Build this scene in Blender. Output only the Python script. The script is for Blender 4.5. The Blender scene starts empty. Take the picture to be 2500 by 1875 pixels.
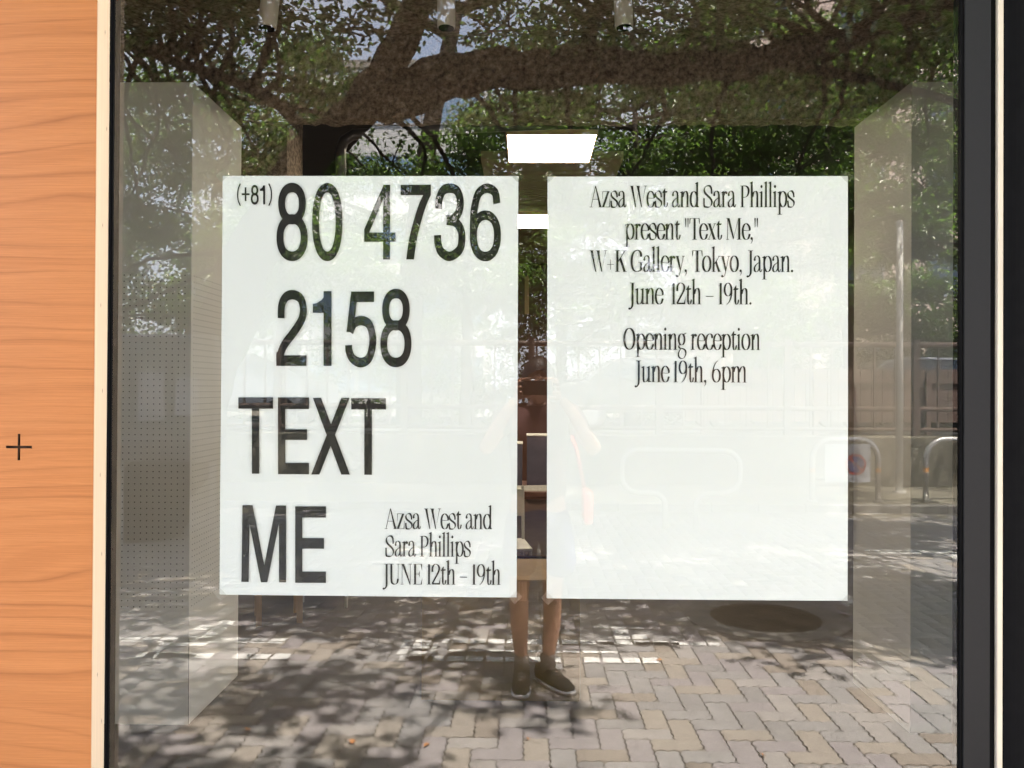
import bpy, bmesh, math, random
import numpy as np
from mathutils import Vector, Matrix
rad = math.radians
rnd = random.Random(7)
S = bpy.context.scene
COL = S.collection

# ------------------------------------------------------------------ camera, world, sun, exposure
cam_d = bpy.data.cameras.new('camera')
cam_d.sensor_width = 36.0
cam_d.lens = 36.0 * 2022 / 2500
cam_d.clip_start = 0.03
cam_d.clip_end = 600
cam = bpy.data.objects.new('camera', cam_d)
COL.objects.link(cam)
cam.matrix_world = (Matrix.Translation((0, -2.03, 1.56)) @ Matrix.Rotation(rad(0.9), 4, 'Z')
                    @ Matrix.Rotation(rad(90.35), 4, 'X') @ Matrix.Rotation(rad(0.3), 4, 'Z'))
S.camera = cam

SUN_EL, SUN_AZ = 68.5, 33.0        # azimuth measured from +Y (behind the shop) towards +X
W = bpy.data.worlds.new('World')
S.world = W
W.use_nodes = True
nt = W.node_tree
sky = nt.nodes.new('ShaderNodeTexSky')
sky.sky_type = 'NISHITA'
sky.sun_disc = False
sky.sun_elevation = rad(SUN_EL)
sky.sun_rotation = rad(SUN_AZ)
sky.altitude = 30
sky.air_density = 1.0
sky.dust_density = 5.0
sky.ozone_density = 0.2
bg = nt.nodes['Background']
bg.inputs['Strength'].default_value = 0.15
# thin bright summer cloud veil over the clear sky, uneven all round
tcw = nt.nodes.new('ShaderNodeTexCoord')
cn = nt.nodes.new('ShaderNodeTexNoise'); cn.inputs['Scale'].default_value = 3.0; cn.inputs['Detail'].default_value = 6
nt.links.new(tcw.outputs['Generated'], cn.inputs['Vector'])
cr_ = nt.nodes.new('ShaderNodeValToRGB')
cr_.color_ramp.elements[0].position = 0.38; cr_.color_ramp.elements[0].color = (0.3, 0.3, 0.3, 1)
cr_.color_ramp.elements[1].position = 0.58; cr_.color_ramp.elements[1].color = (0.95, 0.95, 0.95, 1)
nt.links.new(cn.outputs[0], cr_.inputs[0])
cm = nt.nodes.new('ShaderNodeMix'); cm.data_type = 'RGBA'
nt.links.new(cr_.outputs[0], cm.inputs[0]); nt.links.new(sky.outputs[0], cm.inputs[6])
cm.inputs[7].default_value = (3.4, 3.5, 3.95, 1)
nt.links.new(cm.outputs[2], bg.inputs[0])

sun_d = bpy.data.lights.new('sun', 'SUN')
sun_d.energy = 5.0
sun_d.angle = rad(0.53)
sun_d.color = (1.0, 0.92, 0.81)
sun = bpy.data.objects.new('sun', sun_d)
COL.objects.link(sun)
e, a = rad(SUN_EL), rad(SUN_AZ)
sdir = Vector((math.sin(a) * math.cos(e), math.cos(a) * math.cos(e), math.sin(e)))
sun.rotation_euler = sdir.to_track_quat('Z', 'Y').to_euler()
sun.location = sdir * 30

S.view_settings.view_transform = 'Standard'
S.view_settings.look = 'None'
S.view_settings.gamma = 1
S.view_settings.use_curve_mapping = False
S.view_settings.exposure = 3.56
cy = S.cycles
cy.max_bounces = 10
cy.diffuse_bounces = 4
cy.glossy_bounces = 4
cy.transmission_bounces = 4
cy.transparent_max_bounces = 16
cy.caustics_reflective = False
cy.caustics_refractive = False
cy.sample_clamp_indirect = 12
cy.use_adaptive_sampling = False
cy.use_denoising = True
try:
    cy.denoiser = 'OPENIMAGEDENOISE'
    cy.denoising_input_passes = 'RGB_ALBEDO_NORMAL'
except Exception:
    pass

# ------------------------------------------------------------------ materials
MATS = {}
def new_mat(name):
    m = bpy.data.materials.new(name)
    m.use_nodes = True
    n = m.node_tree
    for x in list(n.nodes):
        n.nodes.remove(x)
    return m, n, n.nodes, n.links

def out(n, sock):
    o = n.nodes.new('ShaderNodeOutputMaterial')
    n.links.new(sock, o.inputs['Surface'])

def nd(n, t, **kw):
    x = n.nodes.new(t)
    for k, v in kw.items():
        setattr(x, k, v)
    return x

def ramp(n, fac, stops):
    r = nd(n, 'ShaderNodeValToRGB')
    cr = r.color_ramp
    while len(cr.elements) > 1:
        cr.elements.remove(cr.elements[-1])
    cr.elements[0].position = stops[0][0]
    cr.elements[0].color = (*stops[0][1], 1)
    for p, c in stops[1:]:
        el = cr.elements.new(p)
        el.color = (*c, 1)
    n.links.new(fac, r.inputs[0])
    return r.outputs[0]

def mathn(n, op, a, b=None):
    x = nd(n, 'ShaderNodeMath', operation=op)
    for i, v in enumerate((a, b)):
        if v is None:
            continue
        if isinstance(v, (int, float)):
            x.inputs[i].default_value = v
        else:
            n.links.new(v, x.inputs[i])
    return x.outputs[0]

def objco(n, scale=(1, 1, 1), world=True):
    if world:
        t = nd(n, 'ShaderNodeNewGeometry').outputs['Position']
    else:
        t = nd(n, 'ShaderNodeTexCoord').outputs['Object']
    mp = nd(n, 'ShaderNodeMapping')
    mp.inputs['Scale'].default_value = scale
    n.links.new(t, mp.inputs[0])
    return mp.outputs[0]

def noise(n, vec, scale, detail=4, rough=0.55, dist=0):
    x = nd(n, 'ShaderNodeTexNoise')
    x.inputs['Scale'].default_value = scale
    x.inputs['Detail'].default_value = detail
    x.inputs['Roughness'].default_value = rough
    x.inputs['Distortion'].default_value = dist
    n.links.new(vec, x.inputs['Vector'])
    return x.outputs[0]

def bump(n, h, strength, dist=0.01):
    b = nd(n, 'ShaderNodeBump')
    b.inputs['Strength'].default_value = strength
    b.inputs['Distance'].default_value = dist
    n.links.new(h, b.inputs['Height'])
    return b.outputs[0]

def mat(name, col, rough=0.6, metal=0.0, var=0.12, scale=8.0, bmp=0.0, bscale=60.0, spec=0.5, stretch=(1, 1, 1), world=True):
    """principled material whose colour is broken up by two noises"""
    m, n, N, L = new_mat(name)
    co = objco(n, stretch, world)
    f = noise(n, co, scale, 5)
    lo = tuple(c * (1 - var) for c in col)
    hi = tuple(min(1, c * (1 + var)) for c in col)
    c = ramp(n, f, [(0.3, lo), (0.7, hi)])
    p = nd(n, 'ShaderNodeBsdfPrincipled')
    L.new(c, p.inputs['Base Color'])
    p.inputs['Roughness'].default_value = rough
    p.inputs['Metallic'].default_value = metal
    p.inputs['Specular IOR Level'].default_value = spec
    if bmp:
        L.new(bump(n, noise(n, co, bscale, 4), bmp, 0.004), p.inputs['Normal'])
    out(n, p.outputs[0])
    MATS[name] = m
    return m

def emis(name, col, st):
    m, n, N, L = new_mat(name)
    x = nd(n, 'ShaderNodeEmission')
    x.inputs[0].default_value = (*col, 1)
    x.inputs[1].default_value = st
    out(n, x.outputs[0])
    return m

# cherry veneer with long horizontal grain
def wood_panel():
    m, n, N, L = new_mat('cherry_plywood')
    co = objco(n, (1, 1, 1))
    sp = nd(n, 'ShaderNodeSeparateXYZ'); L.new(co, sp.inputs[0])
    x, z = sp.outputs[0], sp.outputs[2]
    w1 = noise(n, objco(n, (0.5, 1, 1.8)), 1.7, 2, 0.45, 0.3)
    w2 = noise(n, objco(n, (5, 1, 12.0)), 1.5, 2, 0.5)
    f = mathn(n, 'ADD', z, mathn(n, 'MULTIPLY', w1, 0.27))
    f = mathn(n, 'ADD', f, mathn(n, 'MULTIPLY', w2, 0.008))
    cb = nd(n, 'ShaderNodeCombineXYZ'); L.new(f, cb.inputs[2])
    lines = noise(n, cb.outputs[0], 26.0, 3, 0.62)
    lines2 = noise(n, cb.outputs[0], 9.0, 1, 0.5)
    fib = noise(n, objco(n, (5, 1, 420)), 1.0, 3, 0.6)
    fib2 = noise(n, objco(n, (30, 1, 900)), 1.0, 2, 0.6)
    base = ramp(n, lines, [(0.2, (0.41, 0.140, 0.041)), (0.36, (0.49, 0.178, 0.054)), (0.5, (0.535, 0.20, 0.063)), (0.72, (0.57, 0.222, 0.073))])
    # sharp dark growth rings
    ring = mathn(n, 'ABSOLUTE', mathn(n, 'SUBTRACT', mathn(n, 'FRACT', mathn(n, 'MULTIPLY', mathn(n, 'ADD', f, mathn(n, 'MULTIPLY', lines2, 0.16)), 19.0)), 0.5))
    ringm = ramp(n, noise(n, objco(n, (0.7, 1, 5.0)), 1.4, 3, 0.6), [(0.38, (0.1,) * 3), (0.62, (1.0,) * 3)])
    rc = ramp(n, ring, [(0.0, (0.66, 0.6, 0.55)), (0.045, (0.84, 0.8, 0.77)), (0.16, (1, 1, 1)), (0.45, (1.0, 1.0, 1.0)), (0.5, (0.97, 0.95, 0.93))])
    mx = nd(n, 'ShaderNodeMix', data_type='RGBA', blend_type='MULTIPLY')
    L.new(ringm, mx.inputs[0])
    L.new(base, mx.inputs[6]); L.new(rc, mx.inputs[7])
    fc = ramp(n, fib, [(0.3, (0.86, 0.84, 0.82)), (0.65, (1.05, 1.05, 1.05))])
    m2 = nd(n, 'ShaderNodeMix', data_type='RGBA', blend_type='MULTIPLY')
    m2.inputs[0].default_value = 1.0
    L.new(mx.outputs[2], m2.inputs[6]); L.new(fc, m2.inputs[7])
    fl = ramp(n, fib2, [(0.3, (0.93, 0.93, 0.92)), (0.6, (1, 1, 1))])
    m3 = nd(n, 'ShaderNodeMix', data_type='RGBA', blend_type='MULTIPLY')
    m3.inputs[0].default_value = 1.0
    L.new(m2.outputs[2], m3.inputs[6]); L.new(fl, m3.inputs[7])
    p = nd(n, 'ShaderNodeBsdfPrincipled')
    L.new(m3.outputs[2], p.inputs['Base Color'])
    p.inputs['Roughness'].default_value = 0.42
    p.inputs['Specular IOR Level'].default_value = 0.35
    L.new(bump(n, fib, 0.12, 0.001), p.inputs['Normal'])
    out(n, p.outputs[0])
    return m

def speckled(name, cols, scale, rough=0.9, bmp=0.4, big=0.25):
    """granular surface: cols dark->light by fine noise, slow patches on top"""
    m, n, N, L = new_mat(name)
    co = objco(n)
    f = noise(n, co, scale, 6, 0.7)
    k = len(cols)
    c = ramp(n, f, [(0.32 + 0.36 * i / max(1, k - 1), cols[i]) for i in range(k)])
    g = noise(n, co, scale * 0.06, 4, 0.6)
    pc = ramp(n, g, [(0.3, (1 - big,) * 3), (0.7, (1 + big * 0.4,) * 3)])
    mx = nd(n, 'ShaderNodeMix', data_type='RGBA', blend_type='MULTIPLY')
    mx.inputs[0].default_value = 1
    L.new(c, mx.inputs[6]); L.new(pc, mx.inputs[7])
    p = nd(n, 'ShaderNodeBsdfPrincipled')
    L.new(mx.outputs[2], p.inputs['Base Color'])
    p.inputs['Roughness'].default_value = rough
    p.inputs['Specular IOR Level'].default_value = 0.3
    if bmp:
        L.new(bump(n, f, bmp, 0.006), p.inputs['Normal'])
    out(n, p.outputs[0])
    return m

def leaf_mat(name, col, trans):
    m, n, N, L = new_mat(name)
    g = nd(n, 'ShaderNodeNewGeometry')
    r = ramp(n, g.outputs['Random Per Island'], [(0, tuple(c * 0.7 for c in col)), (1, tuple(c * 1.35 for c in col))])
    d = nd(n, 'ShaderNodeBsdfDiffuse'); L.new(r, d.inputs[0])
    t = nd(n, 'ShaderNodeBsdfTranslucent')
    tr = ramp(n, g.outputs['Random Per Island'], [(0, tuple(c * 0.7 for c in trans)), (1, tuple(c * 1.3 for c in trans))])
    L.new(tr, t.inputs[0])
    mx = nd(n, 'ShaderNodeMixShader'); mx.inputs[0].default_value = 0.42
    L.new(d.outputs[0], mx.inputs[1]); L.new(t.outputs[0], mx.inputs[2])
    gl = nd(n, 'ShaderNodeBsdfGlossy'); gl.inputs['Roughness'].default_value = 0.38
    m2 = nd(n, 'ShaderNodeMixShader'); m2.inputs[0].default_value = 0.07
    L.new(mx.outputs[0], m2.inputs[1]); L.new(gl.outputs[0], m2.inputs[2])
    out(n, m2.outputs[0])
    return m

def glass_mat(name, f0, tint):
    """thin coated pane: mirror share rises with the angle, the rest goes straight through"""
    m, n, N, L = new_mat(name)
    g = nd(n, 'ShaderNodeNewGeometry')
    dt = nd(n, 'ShaderNodeVectorMath', operation='DOT_PRODUCT')
    L.new(g.outputs['Incoming'], dt.inputs[0]); L.new(g.outputs['Normal'], dt.inputs[1])
    c = mathn(n, 'SUBTRACT', 1.0, mathn(n, 'ABSOLUTE', dt.outputs['Value']))
    f = mathn(n, 'ADD', f0, mathn(n, 'MULTIPLY', mathn(n, 'POWER', c, 5.0), 1 - f0))
    t = nd(n, 'ShaderNodeBsdfTransparent'); t.inputs[0].default_value = (*tint, 1)
    gl = nd(n, 'ShaderNodeBsdfGlossy')
    gl.inputs['Roughness'].default_value = 0.0
    mx = nd(n, 'ShaderNodeMixShader')
    L.new(f, mx.inputs[0]); L.new(t.outputs[0], mx.inputs[1]); L.new(gl.outputs[0], mx.inputs[2])
    out(n, mx.outputs[0])
    return m

M = {}
M['cherry'] = wood_panel()
M['cherry_cut'] = mat('routed_cut', (0.09, 0.045, 0.025), 0.9, var=0.3, scale=60)
M['ply_edge'] = mat('plywood_edge', (0.90, 0.68, 0.46), 0.6, var=0.07, scale=3, stretch=(160, 160, 1.2))
M['knot'] = mat('plywood_knot', (0.30, 0.15, 0.07), 0.8)
M['frame_black'] = mat('black_gasket', (0.006, 0.006, 0.007), 0.6, scale=30, spec=0.05)
M['frame_grey'] = mat('anodised_dark_grey', (0.012, 0.0115, 0.013), 0.6, 0.0, spec=0.25, var=0.05, scale=90, bmp=0.05, bscale=500)
M['strip'] = mat('pale_strip', (0.68, 0.60, 0.50), 0.4, 0.0, var=0.1, scale=2.5, stretch=(1, 1, 1))
M['glass'] = glass_mat('coated_glass', 0.092, (0.91, 0.92, 0.905))
M['glass_back'] = glass_mat('glass_back', 0.0, (0.99, 0.995, 0.99))
M['paper'] = mat('poster_paper', (0.865, 0.885, 0.91), 0.5, var=0.012, scale=3, spec=0.3)
M['ink'] = mat('black_ink', (0.012, 0.011, 0.010), 0.5, var=0.1, spec=0.3)
M['tape'] = None
M['dimmed_column'] = mat('dimmed_white_board', (0.55, 0.52, 0.48), 0.65, var=0.03, scale=4, bmp=0.03)  # same white board as the left column, colour dimmed to look fainter
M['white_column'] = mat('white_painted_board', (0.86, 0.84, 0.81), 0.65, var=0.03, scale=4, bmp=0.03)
M['hole'] = mat('peg_hole_dark', (0.01, 0.009, 0.008), 0.9)
M['spray'] = speckled('sprayed_rock_wool', [(0.10, 0.072, 0.052), (0.36, 0.28, 0.21), (0.68, 0.55, 0.43)], 38, 0.95, 0.8, 0.3)
M['floor_in'] = speckled('dark_shop_floor', [(0.075, 0.06, 0.05), (0.10, 0.082, 0.068)], 90, 0.5, 0.02, 0.3)
M['wall_in'] = mat('brown_back_wall', (0.12, 0.055, 0.035), 0.7, var=0.3, scale=1.2)
M['wall_pale'] = mat('shop_side_wall', (0.30, 0.26, 0.22), 0.8, var=0.1)
M['void'] = mat('black_ceiling_void', (0.02, 0.018, 0.016), 0.9)
M['tray'] = mat('beige_ceiling_tray', (0.42, 0.33, 0.24), 0.8, var=0.06)
M['lamp'] = emis('luminous_panel', (1.0, 0.86, 0.66), 5.0)
M['lamp_rim'] = mat('lamp_rim', (0.7, 0.45, 0.25), 0.5)
M['spot'] = mat('beige_spotlight', (0.85, 0.79, 0.70), 0.4, var=0.04)
M['pipe'] = mat('grey_pipe', (0.09, 0.085, 0.085), 0.35, 0.6)
M['carton'] = mat('brown_cardboard', (0.36, 0.24, 0.13), 0.8, var=0.08, scale=12)
M['carton_blue'] = mat('blue_grey_carton', (0.09, 0.085, 0.12), 0.75, var=0.15)
M['table'] = mat('red_brown_table', (0.16, 0.065, 0.04), 0.45, var=0.2, stretch=(2, 30, 2))
M['white_metal'] = mat('white_painted_metal', (0.62, 0.6, 0.56), 0.45)
M['pale_wood'] = mat('pale_wood', (0.48, 0.30, 0.16), 0.6, var=0.15, stretch=(20, 20, 1))
M['red'] = mat('dark_red_board', (0.20, 0.02, 0.02), 0.5)
M['grey_print'] = mat('newsprint', (0.42, 0.40, 0.36), 0.8, var=0.3, scale=70)
PAV = [((0.285, 0.262, 0.270), 'mauve'), ((0.315, 0.282, 0.250), 'beige'), ((0.285, 0.275, 0.275), 'grey'),
       ((0.270, 0.235, 0.205), 'brown'), ((0.325, 0.305, 0.295), 'light'), ((0.255, 0.245, 0.245), 'dark')]
PM = []
for c, nm in PAV:
    PM.append(speckled('paving_' + nm, [tuple(v * 0.66 for v in c), c, tuple(v * 1.3 for v in c)], 260, 0.85, 0.25, 0.16))
M['sand'] = speckled('joint_sand', [(0.022, 0.018, 0.012), (0.055, 0.045, 0.03)], 120, 0.95, 0.3)
M['asphalt'] = speckled('asphalt', [(0.035, 0.035, 0.036), (0.07, 0.07, 0.07)], 160, 0.9, 0.3)
M['concrete'] = speckled('concrete', [(0.17, 0.16, 0.145), (0.27, 0.255, 0.235)], 60, 0.9, 0.2)
M['old_concrete'] = speckled('mossy_concrete', [(0.09, 0.085, 0.06), (0.20, 0.18, 0.14)], 14, 0.95, 0.3, 0.4)
M['paint'] = speckled('worn_white_paint', [(0.66, 0.66, 0.65), (0.82, 0.82, 0.80)], 90, 0.7, 0.1)
M['iron'] = speckled('cast_iron', [(0.02, 0.016, 0.012), (0.05, 0.04, 0.03)], 120, 0.6, 0.4)
M['bark'] = speckled('bark', [(0.022, 0.017, 0.013), (0.07, 0.054, 0.042)], 22, 0.95, 0.8, 0.3)
M['leaf_a'] = leaf_mat('leaf_deep_green', (0.06, 0.105, 0.03), (0.14, 0.26, 0.045))
M['leaf_b'] = leaf_mat('leaf_fresh_green', (0.09, 0.15, 0.036), (0.22, 0.40, 0.06))
M['leaf_c'] = leaf_mat('leaf_olive', (0.075, 0.105, 0.04), (0.16, 0.24, 0.05))
M['galv'] = mat('barrier_steel', (0.45, 0.44, 0.42), 0.32, 0.75, var=0.1)
M['pole'] = mat('grey_pole_paint', (0.55, 0.54, 0.51), 0.5, var=0.1)
M['orange'] = mat('orange_band', (0.75, 0.30, 0.04), 0.5)
M['sign_white'] = mat('sign_white', (0.5, 0.51, 0.53), 0.4, var=0.04)
M['sign_red'] = mat('sign_red', (0.60, 0.05, 0.03), 0.4)
M['sign_blue'] = mat('sign_blue', (0.05, 0.09, 0.28), 0.4)
M['fence'] = mat('brown_fence_paint', (0.085, 0.055, 0.042), 0.5, var=0.2)
M['board'] = mat('red_brown_boards', (0.10, 0.062, 0.05), 0.8, var=0.2, stretch=(8, 8, 1))
M['wall_white'] = mat('pale_tiled_wall', (0.5, 0.5, 0.5), 0.7, var=0.05, scale=2)
M['wall_pink'] = mat('pinkish_brick_wall', (0.50, 0.40, 0.36), 0.8, var=0.08, scale=2)
M['win_dark'] = mat('dark_window_pane', (0.06, 0.09, 0.13), 0.08, 0.2)
M['win_blue'] = mat('blue_window_pane', (0.20, 0.30, 0.42), 0.12, 0.3)
M['alu'] = mat('aluminium', (0.45, 0.46, 0.48), 0.35, 0.7)
M['facade'] = mat('facade_board', (0.30, 0.28, 0.26), 0.75)
M['skin'] = mat('skin', (0.52, 0.29, 0.20), 0.5, var=0.06, scale=20)
M['hair'] = mat('dark_hair', (0.018, 0.012, 0.010), 0.55, var=0.3, scale=80, stretch=(1, 1, .2))
M['shirt'] = mat('dark_maroon_shirt', (0.055, 0.018, 0.018), 0.85, var=0.15)
M['shorts'] = mat('navy_shorts', (0.045, 0.05, 0.14), 0.85, var=0.15)
M['shoe'] = mat('black_shoe', (0.018, 0.015, 0.014), 0.6, var=0.2)
M['sole'] = mat('white_sole', (0.72, 0.73, 0.76), 0.5)
M['sock'] = mat('grey_sock', (0.22, 0.19, 0.17), 0.8)
M['phone'] = mat('black_phone', (0.012, 0.012, 0.013), 0.2)
M['bag'] = mat('red_bag', (0.62, 0.05, 0.03), 0.6)
M['dead_leaf'] = mat('fallen_leaf', (0.50, 0.22, 0.07), 0.7, var=0.2)
def tape_mat():
    m, n, N, L = new_mat('clear_tape')
    t = nd(n, 'ShaderNodeBsdfTransparent'); t.inputs[0].default_value = (0.985, 0.985, 0.98, 1)
    d = nd(n, 'ShaderNodeBsdfDiffuse'); d.inputs[0].default_value = (0.8, 0.75, 0.65, 1)
    g = nd(n, 'ShaderNodeBsdfGlossy'); g.inputs['Roughness'].default_value = 0.15
    a_ = nd(n, 'ShaderNodeMixShader'); a_.inputs[0].default_value = 0.02
    L.new(t.outputs[0], a_.inputs[1]); L.new(d.outputs[0], a_.inputs[2])
    b_ = nd(n, 'ShaderNodeMixShader'); b_.inputs[0].default_value = 0.07
    L.new(a_.outputs[0], b_.inputs[1]); L.new(g.outputs[0], b_.inputs[2])
    out(n, b_.outputs[0])
    return m
M['tape'] = tape_mat()

# ------------------------------------------------------------------ mesh helpers
class MB:
    def __init__(s):
        s.v = []; s.f = []; s.m = []
    def add(s, verts, faces, mi=0):
        o = len(s.v)
        s.v += [tuple(v) for v in verts]
        for f in faces:
            s.f.append([i + o for i in f]); s.m.append(mi)
        return s
    def box(s, x0, x1, y0, y1, z0, z1, mi=0):
        v = [(x0, y0, z0), (x1, y0, z0), (x1, y1, z0), (x0, y1, z0), (x0, y0, z1), (x1, y0, z1), (x1, y1, z1), (x0, y1, z1)]
        return s.add(v, [(0, 3, 2, 1), (4, 5, 6, 7), (0, 1, 5, 4), (1, 2, 6, 5), (2, 3, 7, 6), (3, 0, 4, 7)], mi)
    def tube(s, pts, rr, seg=10, mi=0, caps=True):
        P = [Vector(p) for p in pts]
        if not isinstance(rr, (list, tuple)):
            rr = [rr] * len(P)
        rings = []
        prev = None
        for i, p in enumerate(P):
            t = (P[min(i + 1, len(P) - 1)] - P[max(i - 1, 0)]).normalized()
            if prev is None:
                r = Vector((0, 0, 1)) if abs(t.z) < 0.9 else Vector((1, 0, 0))
                u = t.cross(r).normalized()
            else:
                u = (prev - t * prev.dot(t)).normalized()
            prev = u
            w = t.cross(u)
            rings.append([p + (u * math.cos(2 * math.pi * k / seg) + w * math.sin(2 * math.pi * k / seg)) * rr[i] for k in range(seg)])
        v = [q for r in rings for q in r]
        f = []
        for i in range(len(P) - 1):
            for k in range(seg):
                k2 = (k + 1) % seg
                f.append((i * seg + k, i * seg + k2, (i + 1) * seg + k2, (i + 1) * seg + k))
        if caps:
            f.append(tuple(range(seg - 1, -1, -1)))
            f.append(tuple((len(P) - 1) * seg + k for k in range(seg)))
        return s.add(v, f, mi)
    def poly(s, pts2, y0, y1, mi=0):
        """prism of an x-z outline between y0 and y1"""
        n_ = len(pts2)
        v = [(x, y0, z) for x, z in pts2] + [(x, y1, z) for x, z in pts2]
        f = [tuple(range(n_)), tuple(range(2 * n_ - 1, n_ - 1, -1))]
        for i in range(n_):
            j = (i + 1) % n_
            f.append((j, i, n_ + i, n_ + j))
        return s.add(v, f, mi)
    def mesh(s, name, mats, smooth=False):
        me = bpy.data.meshes.new(name)
        me.from_pydata(s.v, [], s.f)
        for m in (mats if isinstance(mats, (list, tuple)) else [mats]):
            me.materials.append(m)
        me.polygons.foreach_set('material_index', s.m)
        me.update()
        bm = bmesh.new(); bm.from_mesh(me)
        bmesh.ops.recalc_face_normals(bm, faces=bm.faces)
        bm.to_mesh(me); bm.free()
        if smooth:
            me.polygons.foreach_set('use_smooth', [True] * len(me.polygons))
        return me
    def build(s, name, mats, parent=None, smooth=False, bevel=0, label=None, kind=None):
        o = bpy.data.objects.new(name, s.mesh(name, mats, smooth))
        COL.objects.link(o)
        if parent is not None:
            o.parent = parent
        if bevel:
            b = o.modifiers.new('bevel', 'BEVEL'); b.width = bevel; b.segments = 2; b.limit_method = 'ANGLE'
        if label: o['label'] = label
        if kind: o['kind'] = kind
        return o

def tag(o, label, cat, group=None):
    o['label'] = label; o['category'] = cat
    if group: o['group'] = group
    return o
def struct(o):
    o['kind'] = 'structure'; return o
def thing(name, label, cat, loc=(0, 0, 0), rz=0, group=None):
    o = bpy.data.objects.new(name, None); COL.objects.link(o)
    o.location = loc; o.rotation_euler = (0, 0, rz); o.empty_display_size = 0.1
    return tag(o, label, cat, group)
def raw(name, V, F, mats, mi, parent=None, kind=None, smooth=False):
    """fast numpy mesh, all faces with the same corner count"""
    V = np.asarray(V, dtype=np.float32); F = np.asarray(F, dtype=np.int32)
    me = bpy.data.meshes.new(name)
    nf, k = F.shape
    me.vertices.add(len(V)); me.vertices.foreach_set('co', V.ravel())
    me.loops.add(nf * k); me.loops.foreach_set('vertex_index', F.ravel())
    me.polygons.add(nf)
    me.polygons.foreach_set('loop_start', np.arange(0, nf * k, k, dtype=np.int32))
    me.polygons.foreach_set('loop_total', np.full(nf, k, dtype=np.int32))
    for m in mats: me.materials.append(m)
    me.polygons.foreach_set('material_index', np.asarray(mi, dtype=np.int32))
    if smooth: me.polygons.foreach_set('use_smooth', np.ones(nf, dtype=bool))
    me.update(); me.validate()
    o = bpy.data.objects.new(name, me); COL.objects.link(o)
    if parent is not None: o.parent = parent
    if kind: o['kind'] = kind
    return o

# ================================================================== GROUND OUTSIDE (street behind the photographer)
g = MB().box(-60, 60, -90, -0.02, -0.6, -0.009)
struct(g.build('ground', M['sand']))
far = MB().box(-60, 60, -90, -14.0, -0.5, 0.004)
struct(far.build('park_ground', M['old_concrete']))

A = 0.1125
AMP = 0.0058
def block_outline(nx, ny):
    """zigzag outline of a nx x ny cell block, origin at its corner"""
    q = A / 4
    pts = []
    for i in range(nx * 4): pts.append((i, 0))
    for j in range(ny * 4): pts.append((nx * 4, j))
    for i in range(nx * 4, 0, -1): pts.append((i, ny * 4))
    for j in range(ny * 4, 0, -1): pts.append((0, j))
    res = []
    cx, cyy = nx * A / 2, ny * A / 2
    for i, j in pts:
        px_, py_ = i * q, j * q
        dx = AMP if j % 2 == 0 else -AMP
        dy = AMP if i % 2 == 0 else -AMP
        gx = 0.0030 * (1 if i == 0 else -1 if i == nx * 4 else 0)
        gy_ = 0.0030 * (1 if j == 0 else -1 if j == ny * 4 else 0)
        res.append((px_ + dx + gx, py_ + dy + gy_))
    return res
def block_geo(nx, ny):
    o = block_outline(nx, ny)
    cx, cyy = nx * A / 2, ny * A / 2
    k = len(o)
    V = []
    for (x, y) in o:
        ix = x + (0.0045 if x < cx - nx * A * 0.44 else -0.0045 if x > cx + nx * A * 0.44 else 0)
        iy = y + (0.0045 if y < cyy - ny * A * 0.44 else -0.0045 if y > cyy + ny * A * 0.44 else 0)
        V.append((ix - cx, iy - cyy, 0.0))
    for (x, y) in o: V.append((x - cx, y - cyy, -0.004))
    for (x, y) in o: V.append((x - cx, y - cyy, -0.014))
    V.append((0, 0, 0.0))
    F = []
    for i in range(k):
        j = (i + 1) % k
        F.append((3 * k, i, j))
        F.append((i, k + i, k + j)); F.append((i, k + j, j))
        F.append((k + i, 2 * k + i, 2 * k + j)); F.append((k + i, 2 * k + j, k + j))
    return np.array(V), np.array(F)
BG = {0: block_geo(2, 1), 1: block_geo(1, 2)}
MANHOLE = (1.66, -3.70)
blocks = []
x_lo, x_hi, y_lo, y_hi = -62, 74, -77, -2
for i in range(x_lo, x_hi):
    for j in range(y_lo, y_hi):
        r = (i - j) % 4
        if r == 0: kind, cx, cyy = 0, (i + 1) * A, (j + 0.5) * A
        elif r == 3: kind, cx, cyy = 1, (i + 0.5) * A, (j + 1) * A
        else: continue
        if math.hypot(cx - MANHOLE[0], cyy - MANHOLE[1]) < 0.50: continue
        blocks.append((kind, cx, cyy, rnd.choices(range(6), (5, 4, 5, 2, 4, 3))[0],
                       rnd.uniform(-0.0015, 0.001), rnd.uniform(-0.006, 0.006), rnd.uniform(-0.006, 0.006), rnd.uniform(-0.008, 0.008)))
def score(b):
    d = 2.03 - b[2]
    u = b[1] / d
    return (0 if -0.54 < u < 0.56 and d > 3.38 else 10) + d
blocks.sort(key=score)
pav = thing('brick_pavement', 'x', 'x')
for k in ('label', 'category'): del pav[k]
struct(pav)
bmeshes = {}
for kind in (0, 1):
    for mi in range(6):
        V, F = BG[kind]
        me = bpy.data.meshes.new('paving_block')
        me.from_pydata([tuple(v) for v in V], [], [tuple(f) for f in F])
        me.materials.append(PM[mi]); me.update()
        bmeshes[kind, mi] = me
for b in blocks[:300]:
    o = bpy.data.objects.new('paving_block', bmeshes[b[0], b[3]])
    o.location = (b[1], b[2], b[4]); o.rotation_euler = (b[5], b[6], b[7])
    o.parent = pav; COL.objects.link(o)
VV, FF, MI = [], [], []
off = 0
for b in blocks[300:]:
    V, F = BG[b[0]]
    c, s_ = math.cos(b[7]), math.sin(b[7])
    x = V[:, 0] * c - V[:, 1] * s_; y = V[:, 0] * s_ + V[:, 1] * c
    z = V[:, 2] + b[4] + V[:, 1] * b[5] - V[:, 0] * b[6]
    VV.append(np.stack([x + b[1], y + b[2], z], 1)); FF.append(F + off); MI += [b[3]] * len(F); off += len(V)
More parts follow.
